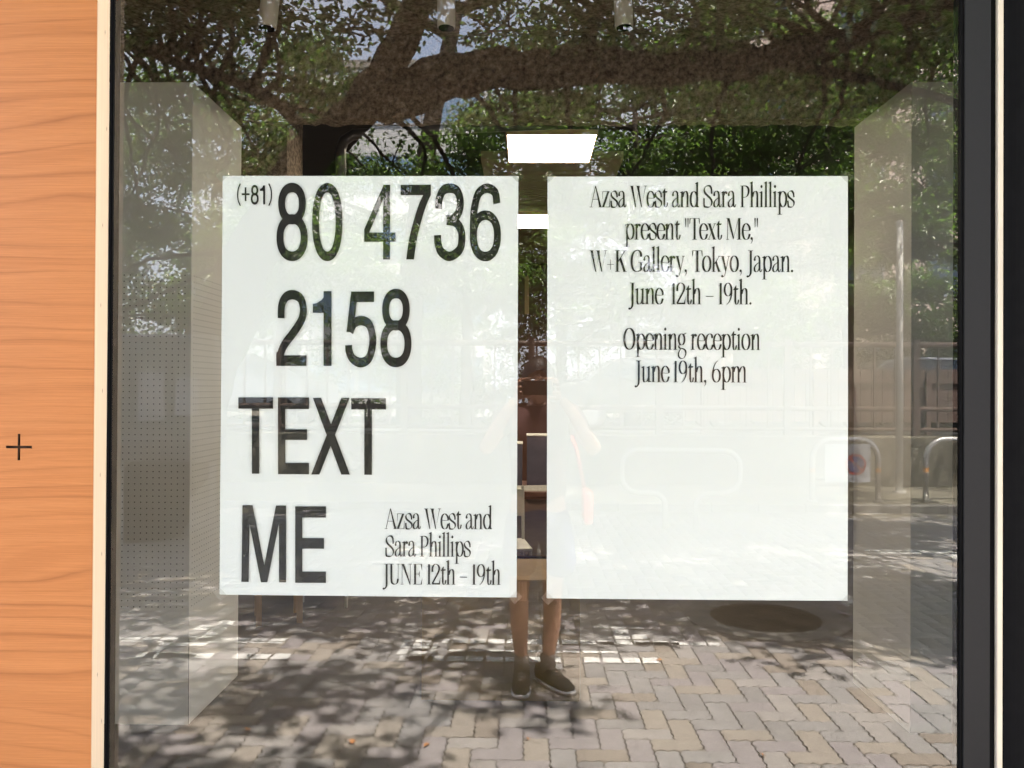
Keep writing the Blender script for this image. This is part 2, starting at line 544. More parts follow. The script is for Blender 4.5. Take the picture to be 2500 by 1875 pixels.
raw('paving_blocks', np.concatenate(VV), np.concatenate(FF), PM, MI, pav, 'stuff')

# worn white road marking, broken where it crosses the joints
pm = MB()
rp = random.Random(3)
def paint_cells(x0, x1, y0, y1, keep=0.85):
    i0, i1 = int(x0 // A), int(x1 // A)
    j0, j1 = int(y0 // A), int(y1 // A)
    for i in range(i0, i1 + 1):
        for j in range(j0, j1 + 1):
            if rp.random() > keep: continue
            a0, a1 = max(x0, i * A + 0.009), min(x1, (i + 1) * A - 0.007)
            b0, b1 = max(y0, j * A + 0.009), min(y1, (j + 1) * A - 0.007)
            if a1 - a0 < 0.02 or b1 - b0 < 0.015: continue
            jt = lambda: rp.uniform(-0.006, 0.006)
            pm.add([(a0 + jt(), b0 + jt(), 0.0042), (a1 + jt(), b0 + jt(), 0.0042), (a1 + jt(), b1 + jt(), 0.0042), (a0 + jt(), b1 + jt(), 0.0042)], [(0, 1, 2, 3)])
paint_cells(-0.72, 0.78, -2.80, -2.70, 0.95)
paint_cells(-0.66, 0.60, -2.93, -2.88, 0.8)
paint_cells(-0.74, -0.52, -3.10, -2.70, 0.85)
paint_cells(-0.5, 0.95, -3.13, -3.03, 0.85)
paint_cells(0.46, 1.20, -3.10, -3.02, 0.9)
paint_cells(0.42, 0.80, -3.42, -3.16, 0.6)
paint_cells(-2.6, -1.45, -3.10, -3.0, 0.8)
paint_cells(-2.6, -1.35, -2.83, -2.70, 0.8)
paint_cells(-2.2, -1.9, -3.5, -2.7, 0.6)
paint_cells(3.3, 4.9, -6.15, -5.95, 0.9)
paint_cells(4.0, 4.25, -6.0, -4.4, 0.9)
struct(pm.build('road_marking', M['paint']))

# manhole with concrete ring
mh = thing('manhole_cover', 'round dark iron manhole cover in a pale concrete ring in the paving', 'manhole cover', (MANHOLE[0], MANHOLE[1], 0))
def ring(r0, r1, z0, z1, seg=64):
    b = MB(); V = []; F = []
    for k in range(seg):
        c, s_ = math.cos(2 * math.pi * k / seg), math.sin(2 * math.pi * k / seg)
        V += [(r0 * c, r0 * s_, z0), (r1 * c, r1 * s_, z0), (r1 * c, r1 * s_, z1), (r0 * c, r0 * s_, z1)]
        q = ((k + 1) % seg) * 4; p = k * 4
        F += [(p + 3, p + 2, q + 2, q + 3), (p + 1, q + 1, q + 2, p + 2), (p, p + 3, q + 3, q), (p, q, q + 1, p + 1)]
    return b.add(V, F)
ring(0.372, 0.545, -0.02, 0.0035).build('concrete_ring', M['concrete'], mh)
cv = ring(0.30, 0.368, -0.02, 0.0)
cv.tube([(0, 0, -0.02), (0, 0, -0.004)], 0.3, 48)
for rr in (0.07, 0.13, 0.19, 0.25):
    ring_ = ring(rr - 0.008, rr + 0.008, -0.006, 0.0, 48)
    cv.add(ring_.v, ring_.f)
for k in range(24):
    an = 2 * math.pi * k / 24
    c, s_ = math.cos(an), math.sin(an)
    cv.tube([(0.08 * c, 0.08 * s_, -0.004), (0.29 * c, 0.29 * s_, -0.004)], 0.005, 5)
cv.build('cover_plate', M['iron'], mh)
MB().tube([(-0.08, -0.05, -0.002), (-0.08, -0.05, 0.003)], 0.016, 12).build('lifting_plug', M['concrete'], mh)

# kerb and far footpath
kb = thing('kerb', 'x', 'x')
for k in ('label', 'category'): del kb[k]
struct(kb)
x = -9.0
while x < 10:
    MB().box(0.004, 0.596, 0, 0.15, -0.05, 0.10).build('kerb_stone', M['concrete'], kb, bevel=0.012).location = (x, -8.78, 0)
    x += 0.6
struct(MB().box(-40, 40, -13.9, -8.785, -0.1, 0.095).build('footpath', M['old_concrete']))
struct(MB().box(-40, 40, -8.60, -8.2, -0.1, 0.0).build('gutter_strip', M['old_concrete']))

# fallen leaves
lr = random.Random(5)
for (x, y, sc_, lab) in ((-0.75, -1.60, 1.0, 'orange fallen leaf on the paving near the bottom left of the glass'), (-1.25, -1.72, .9, 'orange fallen leaf nearest the left column foot'),
                    (0.02, -1.66, .6, 'tiny yellowish fallen leaf in front of the left shoe'), (-0.42, -1.58, .9, 'curled orange fallen leaf left of the photographer shoes'),
                    (1.02, -1.52, .8, 'dry fallen leaf on the sunlit blocks at the lower right'), (0.78, -2.75, .9, 'pale fallen leaf just in front of the manhole ring')):
    b = MB(); s_ = 0.024 * sc_; a0 = lr.uniform(0, 6)
    pts = []
    for k in range(8):
        an = a0 + k * math.pi / 4; rr_ = s_ * (1.0 if k % 4 == 0 else 0.55 if k % 2 else 0.4)
        pts.append((rr_ * math.cos(an), rr_ * math.sin(an), lr.uniform(0.004, 0.016)))
    b.add(pts + [(0, 0, 0.003)], [(8, k, (k + 1) % 8) for k in range(8)])
    b2 = b.build('fallen_leaf', M['dead_leaf']); b2.location = (x, y, 0.002)
    tag(b2, lab, 'leaf', 'fallen leaves on the paving')

# ================================================================== SHOP BUILDING SHELL
sh = thing('shop_building', 'single storey shop building with wide glazed front facing the paved street', 'building')
MB().box(-7, 7, 0.03, 0.28, 3.02, 3.9).build('upper_wall', M['facade'], sh)
MB().box(-7, 7, 0.285, 12.0, 3.86, 4.0).build('roof', M['facade'], sh)
MB().box(-7, -2.3, 0.02, 0.25, -0.1, 3.015).build('side_wall', M['facade'], sh)
MB().box(2.6, 7, 0.02, 0.25, -0.1, 3.015).build('side_wall', M['facade'], sh)
MB().box(-4.2, -4.0, 0.26, 10.0, 0.0, 3.85).build('inner_wall', M['wall_pale'], sh)
MB().box(4.0, 4.2, 0.26, 10.0, 0.0, 3.85).build('inner_wall', M['wall_pale'], sh)
MB().box(-3.99, 3.99, 9.7, 9.9, 0.0, 3.85).build('back_wall', M['wall_in'], sh)
MB().box(-1.0, 1.1, -0.03, 0.06, -0.05, 0.10).build('sill', M['frame_grey'], sh)
struct(MB().box(-4.0, 4.0, 0.07, 10.0, -0.1, 0.0).build('floor', M['floor_in']))
struct(MB().box(-3.995, 3.995, 2.85, 9.69, 3.80, 3.85).build('ceiling', M['void']))

# sprayed ceiling and beams with a ragged surface
def rough_box(name, x0, x1, y0, y1, z0, z1, step, amp, m, parent):
    bm = bmesh.new()
    nx, ny, nz = max(1, int((x1 - x0) / step)), max(1, int((y1 - y0) / step)), max(1, int((z1 - z0) / step))
    V = {}; F = []
    r = random.Random(11)
    def vert(i, j, k):
        key = (i, j, k)
        if key not in V:
            V[key] = bm.verts.new((x0 + (x1 - x0) * i / nx, y0 + (y1 - y0) * j / ny + r.uniform(-1, 1) * amp * (1 if j == 0 else 0.4),
                                   z0 + (z1 - z0) * k / nz + r.uniform(-1, 1) * amp * (1 if k == 0 else 0.4)))
        return V[key]
    for i in range(nx):
        for j in range(ny): bm.faces.new([vert(i, j, 0), vert(i, j + 1, 0), vert(i + 1, j + 1, 0), vert(i + 1, j, 0)])
    for i in range(nx):
        for k in range(nz):
            bm.faces.new([vert(i, 0, k), vert(i + 1, 0, k), vert(i + 1, 0, k + 1), vert(i, 0, k + 1)])
            bm.faces.new([vert(i, ny, k), vert(i, ny, k + 1), vert(i + 1, ny, k + 1), vert(i + 1, ny, k)])
    for j in range(ny):
        for k in range(nz):
            bm.faces.new([vert(0, j, k), vert(0, j, k + 1), vert(0, j + 1, k + 1), vert(0, j + 1, k)])
            bm.faces.new([vert(nx, j, k), vert(nx, j + 1, k), vert(nx, j + 1, k + 1), vert(nx, j, k + 1)])
    me = bpy.data.meshes.new(name); bm.to_mesh(me); bm.free()
    me.materials.append(m)
    o = bpy.data.objects.new(name, me); COL.objects.link(o); o.parent = parent
    return o
rough_box('sprayed_beam', -3.98, 3.98, 2.48, 2.60, 3.035, 3.84, 0.03, 0.009, M['spray'], sh)
rough_box('sprayed_ceiling', -3.98, 3.98, 0.30, 2.46, 3.48, 3.62, 0.045, 0.010, M['spray'], sh)
rough_box('sprayed_beam', -3.98, -1.42, 2.86, 3.2, 2.3, 3.78, 0.03, 0.009, M['spray'], sh)

# ceiling tray with lamps and air grilles
MB().box(-0.35, 0.75, 4.36, 9.68, 3.335, 3.40).build('ceiling_tray', M['tray'], sh)
for (y0, lab) in ((3.63, 'rectangular lit ceiling lamp nearest the window, above the gap between posters'), (6.23, 'rectangular lit ceiling lamp farther back, seen between the two posters')):
    l = thing('ceiling_lamp', lab, 'lamp', (0.175, y0, 3.30), group='ceiling lamps inside the shop')
    b = MB(); b.box(-0.315, 0.315, -0.01, 0.0, 0.0, 0.034); b.box(-0.315, 0.315, 0.69, 0.70, 0.0, 0.034)
    b.box(-0.315, -0.305, 0.001, 0.689, 0, 0.034); b.box(0.305, 0.315, 0.001, 0.689, 0, 0.034)
    b.build('frame', M['lamp_rim'], l)
    MB().box(-0.304, 0.304, 0.001, 0.689, 0.004, 0.03).build('diffuser', M['lamp'], l)
    if y0 < 4: MB().box(-0.33, 0.33, -0.02, 0.71, 0.035, 0.16).build('housing', M['void'], l)
av = thing('air_grille', 'beige slatted air grille in the ceiling between the two lit lamps', 'vent', (0.15, 4.75, 3.30))
for k in range(14):
    MB().box(-0.4, 0.4, 0, 0.02, 0, 0.03).build('slat', M['tray'], av).location = (0, k * 0.075, 0)
b = MB(); b.box(-0.43, -0.401, -0.02, 1.02, 0, 0.034); b.box(0.401, 0.43, -0.02, 1.02, 0, 0.034); b.box(-0.43, 0.43, -0.045, -0.02, 0, 0.034); b.box(-0.43, 0.43, 1.02, 1.045, 0, 0.034)
b.build('frame', M['tray'], av)
b = MB(); b.tube([(-1.20, 3.3, 2.70), (-1.20, 3.3, 3.10), (-1.18, 3.3, 3.16), (-1.12, 3.3, 3.20), (-0.5, 3.3, 3.24), (0.2, 3.3, 3.27)], 0.035, 14)
pipe = b.build('ceiling_pipe', M['pipe'], None, True)
tag(pipe, 'dark grey pipe bending down under the black ceiling left of the lamp', 'pipe')

# spotlights
for (x, tilt, lab) in ((-1.115, -0.10, 'leftmost of the three beige cylinder spotlights, tilted slightly'),
                       (-0.345, 0.0, 'middle of the three beige cylinder spotlights hanging straight'),
                       (0.415, 0.05, 'rightmost of the three beige cylinder spotlights, nearest the right column')):
    t = thing('spotlight', lab, 'spotlight', (x, 1.5, 3.105), group='spotlights above the posters')
    c = Vector((math.sin(tilt), 0, -math.cos(tilt)))
    seg = 28
    b = MB(); p0 = Vector((0, 0, 0)); p1 = p0 - c * 0.26
    b.tube([p0, p0 - c * 0.003, p1 + c * 0.004, p1], [0.0375, 0.0392, 0.0392, 0.037], seg)
    b.build('housing', M['spot'], t, True, bevel=0)
    MB().tube([p0 + c * 0.004, p0 - c * 0.002], 0.033, seg).build('lens_rim', M['frame_black'], t)
    MB().tube([p1 - c * -0.01, p1 - c * 0.09, Vector((0, 0, 0.385))], 0.009, 10).build('stem', M['spot'], t)

# white columns of boards
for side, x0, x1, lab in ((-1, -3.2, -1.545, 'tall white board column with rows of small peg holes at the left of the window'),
                          (1, 1.76, 3.2, 'tall white board column with dimmed colour at the right of the window behind the glass')):
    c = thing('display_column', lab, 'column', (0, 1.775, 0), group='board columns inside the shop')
    MB().box(x0, x1, 0, 0.66, 0.002, 2.975).build('board_body', M['white_column'] if side < 0 else M['dimmed_column'], c, bevel=0.003)
    hb = MB()
    def disc(px_, py_, pz_, nx):
        V = []
        for k in range(6):
            an = k * math.pi / 3
            if nx: V.append((px_, py_ + 0.0031 * math.cos(an), pz_ + 0.0031 * math.sin(an)))
            else: V.append((px_ + 0.0031 * math.cos(an), py_, pz_ + 0.0031 * math.sin(an)))
        hb.add(V, [(0, 1, 2, 3, 4, 5)])
    if side < 0:
        z = 0.54
        for r_ in range(55):
            for q in range(24): disc(-1.575 - 0.0284 * q, -0.0006, 0.545 + 0.0284 * r_, False)
            for q in range(22): disc(-1.5443, 0.03 + 0.0284 * q, 0.545 + 0.0284 * r_, True)
        hb.build('peg_holes', M['hole'], c, kind='stuff')
        MB().box(-1.5451, -1.5435, -0.0015, 0.001, 0.005, 0.40).build('chipped_edge', M['hole'], c)

# inside: carton by the window, table with boxes, stools
ct = thing('cardboard_box', 'big brown cardboard box with open flaps on the shop floor between the posters', 'box', (-0.11, 2.12, 0))
MB().box(-0.40, 0.39, 0, 0.55, 0.002, 0.60).build('carton_body', M['carton'], ct)
MB().add([(-0.40, 0.0, 0.601), (0.39, 0.0, 0.601), (0.38, 0.26, 0.655), (-0.40, 0.27, 0.650), (-0.40, 0.001, 0.605), (0.39, 0.001, 0.605), (0.38, 0.261, 0.659), (-0.40, 0.271, 0.654)],
         [(0, 1, 2, 3), (7, 6, 5, 4), (0, 4, 5, 1), (1, 5, 6, 2), (2, 6, 7, 3), (3, 7, 4, 0)]).build('flap', M['carton'], ct)
MB().add([(-0.40, 0.55, 0.601), (0.39, 0.55, 0.601), (0.38, 0.285, 0.668), (-0.40, 0.29, 0.662), (-0.40, 0.549, 0.605), (0.39, 0.549, 0.605), (0.38, 0.284, 0.672), (-0.40, 0.289, 0.666)],
         [(3, 2, 1, 0), (4, 5, 6, 7), (0, 1, 5, 4), (1, 2, 6, 5), (2, 3, 7, 6), (3, 0, 4, 7)]).build('flap', M['carton'], ct)
MB().box(0.08, 0.125, -0.002, 0.0, 0.50, 0.597).build('packing_tape', M['pale_wood'], ct)

tb = thing('work_table', 'red brown table with thin pale legs deeper inside the shop', 'table', (0.1, 4.6, 0))
MB().box(-0.8, 0.8, 0, 0.8, 0.70, 0.74).build('tabletop', M['table'], tb, bevel=0.004)
for (x, y) in ((-0.72, 0.06), (0.72, 0.06), (-0.72, 0.72), (0.72, 0.72)):
    MB().box(x - 0.02, x + 0.02, y - 0.02, y + 0.02, 0.0, 0.698).build('leg', M['table'], tb)
nw = MB().add([(-0.30, 0.06, 0.742), (0.12, 0.03, 0.742), (0.20, 0.30, 0.75), (-0.24, 0.33, 0.744), (-0.30, 0.06, 0.745), (0.12, 0.03, 0.745), (0.20, 0.30, 0.762), (-0.24, 0.33, 0.748)],
              [(3, 2, 1, 0), (4, 5, 6, 7), (0, 1, 5, 4), (1, 2, 6, 5), (2, 3, 7, 6), (3, 0, 4, 7)]).build('newspaper', M['grey_print'])
nw.location = (0.05, 4.6, 0)
tag(nw, 'folded grey newspaper lying on the red brown table', 'newspaper')
for (x0, x1, y0, y1, z1, lab) in ((0.02, 0.5, 4.98, 5.3, 1.17, 'taller dark carton standing on the table, right one of two'), (-0.36, -0.02, 5.0, 5.3, 1.10, 'lower dark blue carton standing on the table, left one of two')):
    cb = thing('storage_carton', lab, 'box', ((x0 + x1) / 2, y0, 0.742), group='cartons on the table')
    w = (x1 - x0) / 2
    MB().box(-w, w, 0, y1 - y0, 0, z1 - 0.75).build('carton_body', M['carton_blue'], cb)
    MB().box(-w - 0.004, w + 0.004, -0.004, y1 - y0 + 0.004, z1 - 0.749, z1 - 0.742).build('lid', M['white_metal'], cb)
def chair(x, y, lab, rz):
    c = thing('folding_chair', lab, 'chair', (x, y, 0), rz, 'white metal chairs inside the shop')
    MB().box(-0.2, 0.2, -0.2, 0.2, 0.43, 0.455).build('seat', M['white_metal'], c, bevel=0.005)
    MB().box(-0.2, 0.2, 0.19, 0.21, 0.62, 0.82).build('backrest', M['white_metal'], c, bevel=0.005)
    for sx in (-0.19, 0.19):
        MB().tube([(sx, -0.2, 0.0), (sx, -0.17, 0.43)], 0.012, 8).build('leg', M['white_metal'], c)
        MB().tube([(sx, 0.24, 0.0), (sx, 0.17, 0.43), (sx, 0.205, 0.84)], 0.012, 8).build('leg', M['white_metal'], c)
    MB().tube([(-0.19, -0.185, 0.2), (0.19, -0.185, 0.2)], 0.009, 8).build('stretcher', M['white_metal'], c)
chair(-0.17, 3.9, 'white metal chair in front of the table between the posters', 0.15)
chair(-1.36, 4.1, 'white metal chair farther left, its legs visible below the left poster', -0.4)
st = thing('wooden_stool', 'pale wooden stool whose legs show below the left poster beside the column', 'stool', (-1.66, 3.55, 0))
MB().box(-0.16, 0.16, -0.16, 0.16, 0.70, 0.73).build('seat', M['pale_wood'], st, bevel=0.004)
for (sx, sy) in ((-0.13, -0.13), (0.13, -0.13), (-0.13, 0.13), (0.13, 0.13)):
    MB().box(sx - 0.018, sx + 0.018, sy - 0.018, sy + 0.018, 0.0, 0.698).build('leg', M['pale_wood'], st)
st.rotation_euler = (0, 0, 0.35)
rb = MB().box(1.60, 1.745, 2.55, 2.58, 0.95, 1.72).build('red_board', M['red'])
tag(rb, 'dark red upright board inside the shop beside the right column', 'board')
MB().box(-0.01, 0.05, 9.66, 9.695, 2.62, 3.15).build('timber_batten', M['pale_wood'], sh)

# ================================================================== WINDOW, PANEL, FRAMES
gp = MB()
V = [(-1.0195, 0, 0.1), (1.054, 0, 0.1), (1.054, 0, 3.0), (-1.0195, 0, 3.0), (-1.0195, 0.006, 0.1), (1.054, 0.006, 0.1), (1.054, 0.006, 3.0), (-1.0195, 0.006, 3.0)]
gp.add(V, [(0, 1, 2, 3)], 0)
gp.add(V, [(5, 4, 7, 6), (0, 4, 5, 1), (1, 5, 6, 2), (2, 6, 7, 3), (3, 7, 4, 0)], 1)
gl = gp.build('window_pane', [M['glass'], M['glass_back']])
tag(gl, 'large clear window pane reflecting the paved street and trees, over both posters', 'window')

# plywood panel with routed plus
pl = thing('plywood_panel', 'orange cherry plywood panel with a routed plus mark left of the window', 'panel')
PXC, PZC, ARM, HW, YF = -1.21, 1.415, 0.0315, 0.0032, -0.066
xs = [-2.25, PXC - ARM, PXC - HW, PXC + HW, PXC + ARM, -1.0300]
zs = [0.0, PZC - ARM, PZC - HW, PZC + HW, PZC + ARM, 3.0]
bm = bmesh.new()
vd = {}
def gv(i, k, d):
    key = (i, k, d)
    if key not in vd: vd[key] = bm.verts.new((xs[i], YF + (0.009 if d else 0), zs[k]))
    return vd[key]
cross = {(i, 2) for i in (1, 2, 3)} | {(2, k) for k in (1, 2, 3)}
for i in range(5):
    for k in range(5):
        d = (i, k) in cross
        f = bm.faces.new([gv(i, k, d), gv(i + 1, k, d), gv(i + 1, k + 1, d), gv(i, k + 1, d)])
        if d: f.material_index = 1
for (i, k) in cross:
    for (di, dk, a0, a1) in ((-1, 0, (i, k), (i, k + 1)), (1, 0, (i + 1, k), (i + 1, k + 1)), (0, -1, (i, k), (i + 1, k)), (0, 1, (i, k + 1), (i + 1, k + 1))):
        if (i + di, k + dk) not in cross:
            f = bm.faces.new([gv(*a0, False), gv(*a1, False), gv(*a1, True), gv(*a0, True)])
            f.material_index = 1
bmesh.ops.recalc_face_normals(bm, faces=bm.faces)
me = bpy.data.meshes.new('veneer_face'); bm.to_mesh(me); bm.free()
me.materials.append(M['cherry']); me.materials.append(M['cherry_cut'])
o = bpy.data.objects.new('veneer_face', me); COL.objects.link(o); o.parent = pl
# laminated edge: layers of pale ply
ys = [-0.0655, -0.0645, -0.055, -0.046, -0.037, -0.028, -0.019, -0.010]
edge = MB().box(-2.25, -1.0285, -0.0555, -0.0085, 0.0, 3.0)
MB().box(-1.0299, -1.0285, -0.0652, -0.0557, 0.0, 3.0).build('ply_lip', M['ply_edge'], pl)
edge.build('ply_core', M['ply_edge'], pl)
kn = MB()
rk = random.Random(2)
for k in range(9):
    z = 0.7 + k * 0.21 + rk.uniform(-0.05, 0.05)
    y = rk.uniform(-0.045, -0.02)
    kn.add([(-1.0283, y - 0.0012, z), (-1.0283, y, z - 0.007), (-1.0283, y + 0.0012, z), (-1.0283, y, z + 0.007)], [(0, 1, 2, 3)])
kn.build('knots', M['knot'], pl, kind='stuff')

def frame_piece(name, x0, x1, y0, y1, m, par, z0=-0.0, z1=3.0, bev=0.0015):
    return MB().box(x0, x1, y0, y1, z0, z1).build(name, m, par, bevel=bev)
lf = thing('left_window_frame', 'narrow black window frame strip between plywood edge and glass', 'window frame')
frame_piece('outer_gasket', -1.0283, -1.0240, -0.008, 0.03, M['frame_black'], lf)
frame_piece('inner_gasket', -1.0238, -1.0200, -0.004, 0.03, M['frame_black'], lf)
lf.name = 'window_frame'
rf = thing('window_frame', 'dark grey metal window frame with black gaskets right of the glass', 'window frame')
frame_piece('gasket', 1.0545, 1.0605, -0.008, 0.03, M['frame_black'], rf)
frame_piece('jamb_face', 1.061, 1.124, -0.012, 0.03, M['frame_grey'], rf)
frame_piece('shadow_gap', 1.1243, 1.1395, -0.004, 0.03, M['frame_black'], rf)
tag(MB().box(1.1402, 1.1535, -0.014, 0.03, 0, 3.0).build('light_strip', M['strip'], None, bevel=0.0015), 'thin pale vertical strip between the dark frames at the right edge', 'strip')
dj = thing('door_jamb', 'rounded black door jamb at the far right edge of the picture', 'door frame')
b = MB(); pr = []
for k in range(9):
    an = math.pi / 2 * k / 8
    pr.append((1.1540 + 0.05 * (1 - math.cos(an)), -0.008 - 0.022 * math.sin(an)))
pr += [(1.27, -0.03), (1.27, 0.03), (1.1540, 0.03)]
V = [(x, y, 0) for x, y in pr] + [(x, y, 3.0) for x, y in pr]
n_ = len(pr)
b.add(V, [tuple(range(n_)), tuple(range(2 * n_ - 1, n_ - 1, -1))] + [(i, (i + 1) % n_, n_ + (i + 1) % n_, n_ + i) for i in range(n_)])
b.build('jamb_body', M['frame_black'], dj)
gd = thing('glass_door', 'unseen shop door right of the window, glazed to let daylight in', 'door')
MB().box(1.272, 1.36, -0.02, 0.02, 0.02, 2.98).build('stile', M['frame_grey'], gd)
MB().box(2.50, 2.59, -0.02, 0.02, 0.02, 2.98).build('stile', M['frame_grey'], gd)
MB().box(1.361, 2.499, -0.02, 0.02, 2.88, 2.98).build('top_rail', M['frame_grey'], gd)
MB().box(1.361, 2.499, -0.02, 0.02, 0.02, 0.14).build('bottom_rail', M['frame_grey'], gd)
MB().box(1.361, 2.499, -0.003, 0.003, 0.141, 2.879).build('door_glass', glass_mat('tinted_door_glass', 0.08, (0.5, 0.51, 0.5)), gd)  # glazing added out of view to brighten the shop; tint sets how much

# ================================================================== POSTERS
def poster(name, corners, lab, seed):
    """corners TL TR BR BL in x-z; gently waved sheet"""
    t = thing(name, lab, 'poster', group='posters in the window')
    nx, nz = 20, 28
    r = random.Random(seed)
    TL, TR, BR, BL = corners
    V = []; F = []
    for back in (0, 1):
        for k in range(nz + 1):
            w = k / nz
            for i in range(nx + 1):
                u = i / nx
                x = (TL[0] * (1 - u) + TR[0] * u) * (1 - w) + (BL[0] * (1 - u) + BR[0] * u) * w
                z = (TL[1] * (1 - u) + TR[1] * u) * (1 - w) + (BL[1] * (1 - u) + BR[1] * u) * w
                yy = 0.0085 + 0.0012 * math.sin(3.1 * u + seed) * math.sin(2.4 * w + 0.5) + (0.0025 * (w ** 6) * (abs(2 * u - 1) ** 8))
                V.append((x, yy + back * 0.0004, z))
    N1 = (nx + 1) * (nz + 1)
    for k in range(nz):
        for i in range(nx):
            q = k * (nx + 1) + i
            F.append((q, q + 1, q + nx + 2, q + nx + 1))
            F.append((N1 + q + nx + 1, N1 + q + nx + 2, N1 + q + 1, N1 + q))
    b = MB().add(V, F)
    o = b.build('paper', M['paper'], t, True)
    return t
PL = ((-0.752, 2.085), (-0.019, 2.085), (-0.018, 1.0475), (-0.753, 1.048))
PR = ((0.053, 2.084), (0.788, 2.086), (0.791, 1.047), (0.056, 1.046))
pleft = poster('poster_sheet', PL, 'white poster with large black phone number and TEXT ME, left one', 1)
pright = poster('poster_sheet', PR, 'white poster with centred small serif text only in its upper half, right one', 2)
YT = 0.0068
def sheet(parent, cx, cz, s_, ang):
    b = MB(); c, n2 = math.cos(ang), math.sin(ang)
    P = [(cx + s_ * (c * x - n2 * y), cz + s_ * (n2 * x + c * y)) for x, y in ((-1, -0.8), (1, -0.8), (1, 0.8), (-1, 0.8))]
    b.poly(P, 0.0062, 0.0066).build('clear_tape', M['tape'], parent)
for (p, cx, cz, an) in ((pleft, -0.752, 2.085, .7), (pleft, -0.022, 2.085, -.75), (pleft, -0.020, 1.048, .8), (pleft, -0.75, 1.05, -.8),
                        (pright, 0.056, 2.084, .78), (pright, 0.785, 2.085, -.8), (pright, 0.058, 1.047, -.78), (pright, 0.79, 1.048, .8)):
    sheet(p, cx, cz, 0.013, an)

# ---------------------------------------------- lettering
CTX, CTZ, CTD = 0, 0, 0
def lerp2(p, q, t): return (p[0] + (q[0] - p[0]) * t, p[1] + (q[1] - p[1]) * t)
def catmull(P, n=8, closed=False):
    if closed: Q = [P[-1]] + list(P) + [P[0], P[1]]
    else: Q = [P[0]] + list(P) + [P[-1]]
    res = []
    for i in range(1, len(Q) - 2):
        p0, p1, p2, p3 = Q[i - 1], Q[i], Q[i + 1], Q[i + 2]
        for k in range(n):
            t = k / n
            res.append(tuple(0.5 * (2 * p1[c] + (-p0[c] + p2[c]) * t + (2 * p0[c] - 5 * p1[c] + 4 * p2[c] - p3[c]) * t * t
                                    + (-p0[c] + 3 * p1[c] - 3 * p2[c] + p3[c]) * t ** 3) for c in (0, 1)))
    if not closed: res.append(tuple(P[-1]))
    return res
class Ink:
    """collects flat shapes, each piece a hair above the one before it"""
    def __init__(s, tf): s.b = MB(); s.tf = tf; s.k = 0
    def y(s):
        s.k += 1
        return YT - 0.000012 * (s.k % 12)
    def poly(s, P):
        y = s.y()
        s.b.add([(lambda q: (q[0], y, q[1]))(s.tf(*p)) for p in P], [tuple(range(len(P)))])
    def strip(s, Lft, Rgt, closed=False):
        y = s.y(); n_ = len(Lft)
        V = [(lambda q: (q[0], y, q[1]))(s.tf(*p)) for p in Lft + Rgt]
        F = [(i, (i + 1) % n_, n_ + (i + 1) % n_, n_ + i) for i in range(n_ if closed else n_ - 1)]
        s.b.add(V, F)
    def pen(s, P, wx, wy, closed=False, n=8, k=1.0):
        """elliptic pen: wx thick across uprights, wy thick across levels"""
        C = catmull(P, n, closed)
        Lf, Rt = [], []
        m_ = len(C)
        for i, p in enumerate(C):
            a_ = C[(i - 1) % m_] if closed or i > 0 else C[i]
            b_ = C[(i + 1) % m_] if closed or i < m_ - 1 else C[i]
            # work in pen space
            tx, ty = (b_[0] - a_[0]) / wx, (b_[1] - a_[1]) / wy
            l = math.hypot(tx, ty) or 1
            nx_, ny_ = -ty / l * wx / 2 * k, tx / l * wy / 2 * k
            Lf.append((p[0] + nx_, p[1] + ny_)); Rt.append((p[0] - nx_, p[1] - ny_))
        s.strip(Lf, Rt, closed)
    def nib(s, P, thick, thin, closed=False, n=7, ang=0.30, t0=1.0, t1=1.0, pw=1.35):
        """broad-nib line whose width follows its direction"""
        C = catmull(P, n, closed)
        Lf, Rt = [], []
        m_ = len(C)
        for i, p in enumerate(C):
            a_ = C[(i - 1) % m_] if closed or i > 0 else C[i]
            b_ = C[(i + 1) % m_] if closed or i < m_ - 1 else C[i]
            tx, ty = b_[0] - a_[0], b_[1] - a_[1]
            l = math.hypot(tx, ty) or 1
            th = math.atan2(ty, tx)
            w = thin + (thick - thin) * abs(math.sin(th - ang)) ** pw
            f_ = i / max(1, m_ - 1)
            if not closed: w *= t0 + (t1 - t0) * f_
            Lf.append((p[0] - ty / l * w / 2, p[1] + tx / l * w / 2)); Rt.append((p[0] + ty / l * w / 2, p[1] - tx / l * w / 2))
        s.strip(Lf, Rt, closed)
    def dot(s, x, y_, rx, ry):
        s.poly([(x + rx * math.cos(a_ * math.pi / 8), y_ + ry * math.sin(a_ * math.pi / 8)) for a_ in range(16)])
    def box(s, x0, y0, x1, y1): s.poly([(x0, y0), (x1, y0), (x1, y1), (x0, y1)])
    def build(s, name, parent): return s.b.build(name, M['ink'], parent)

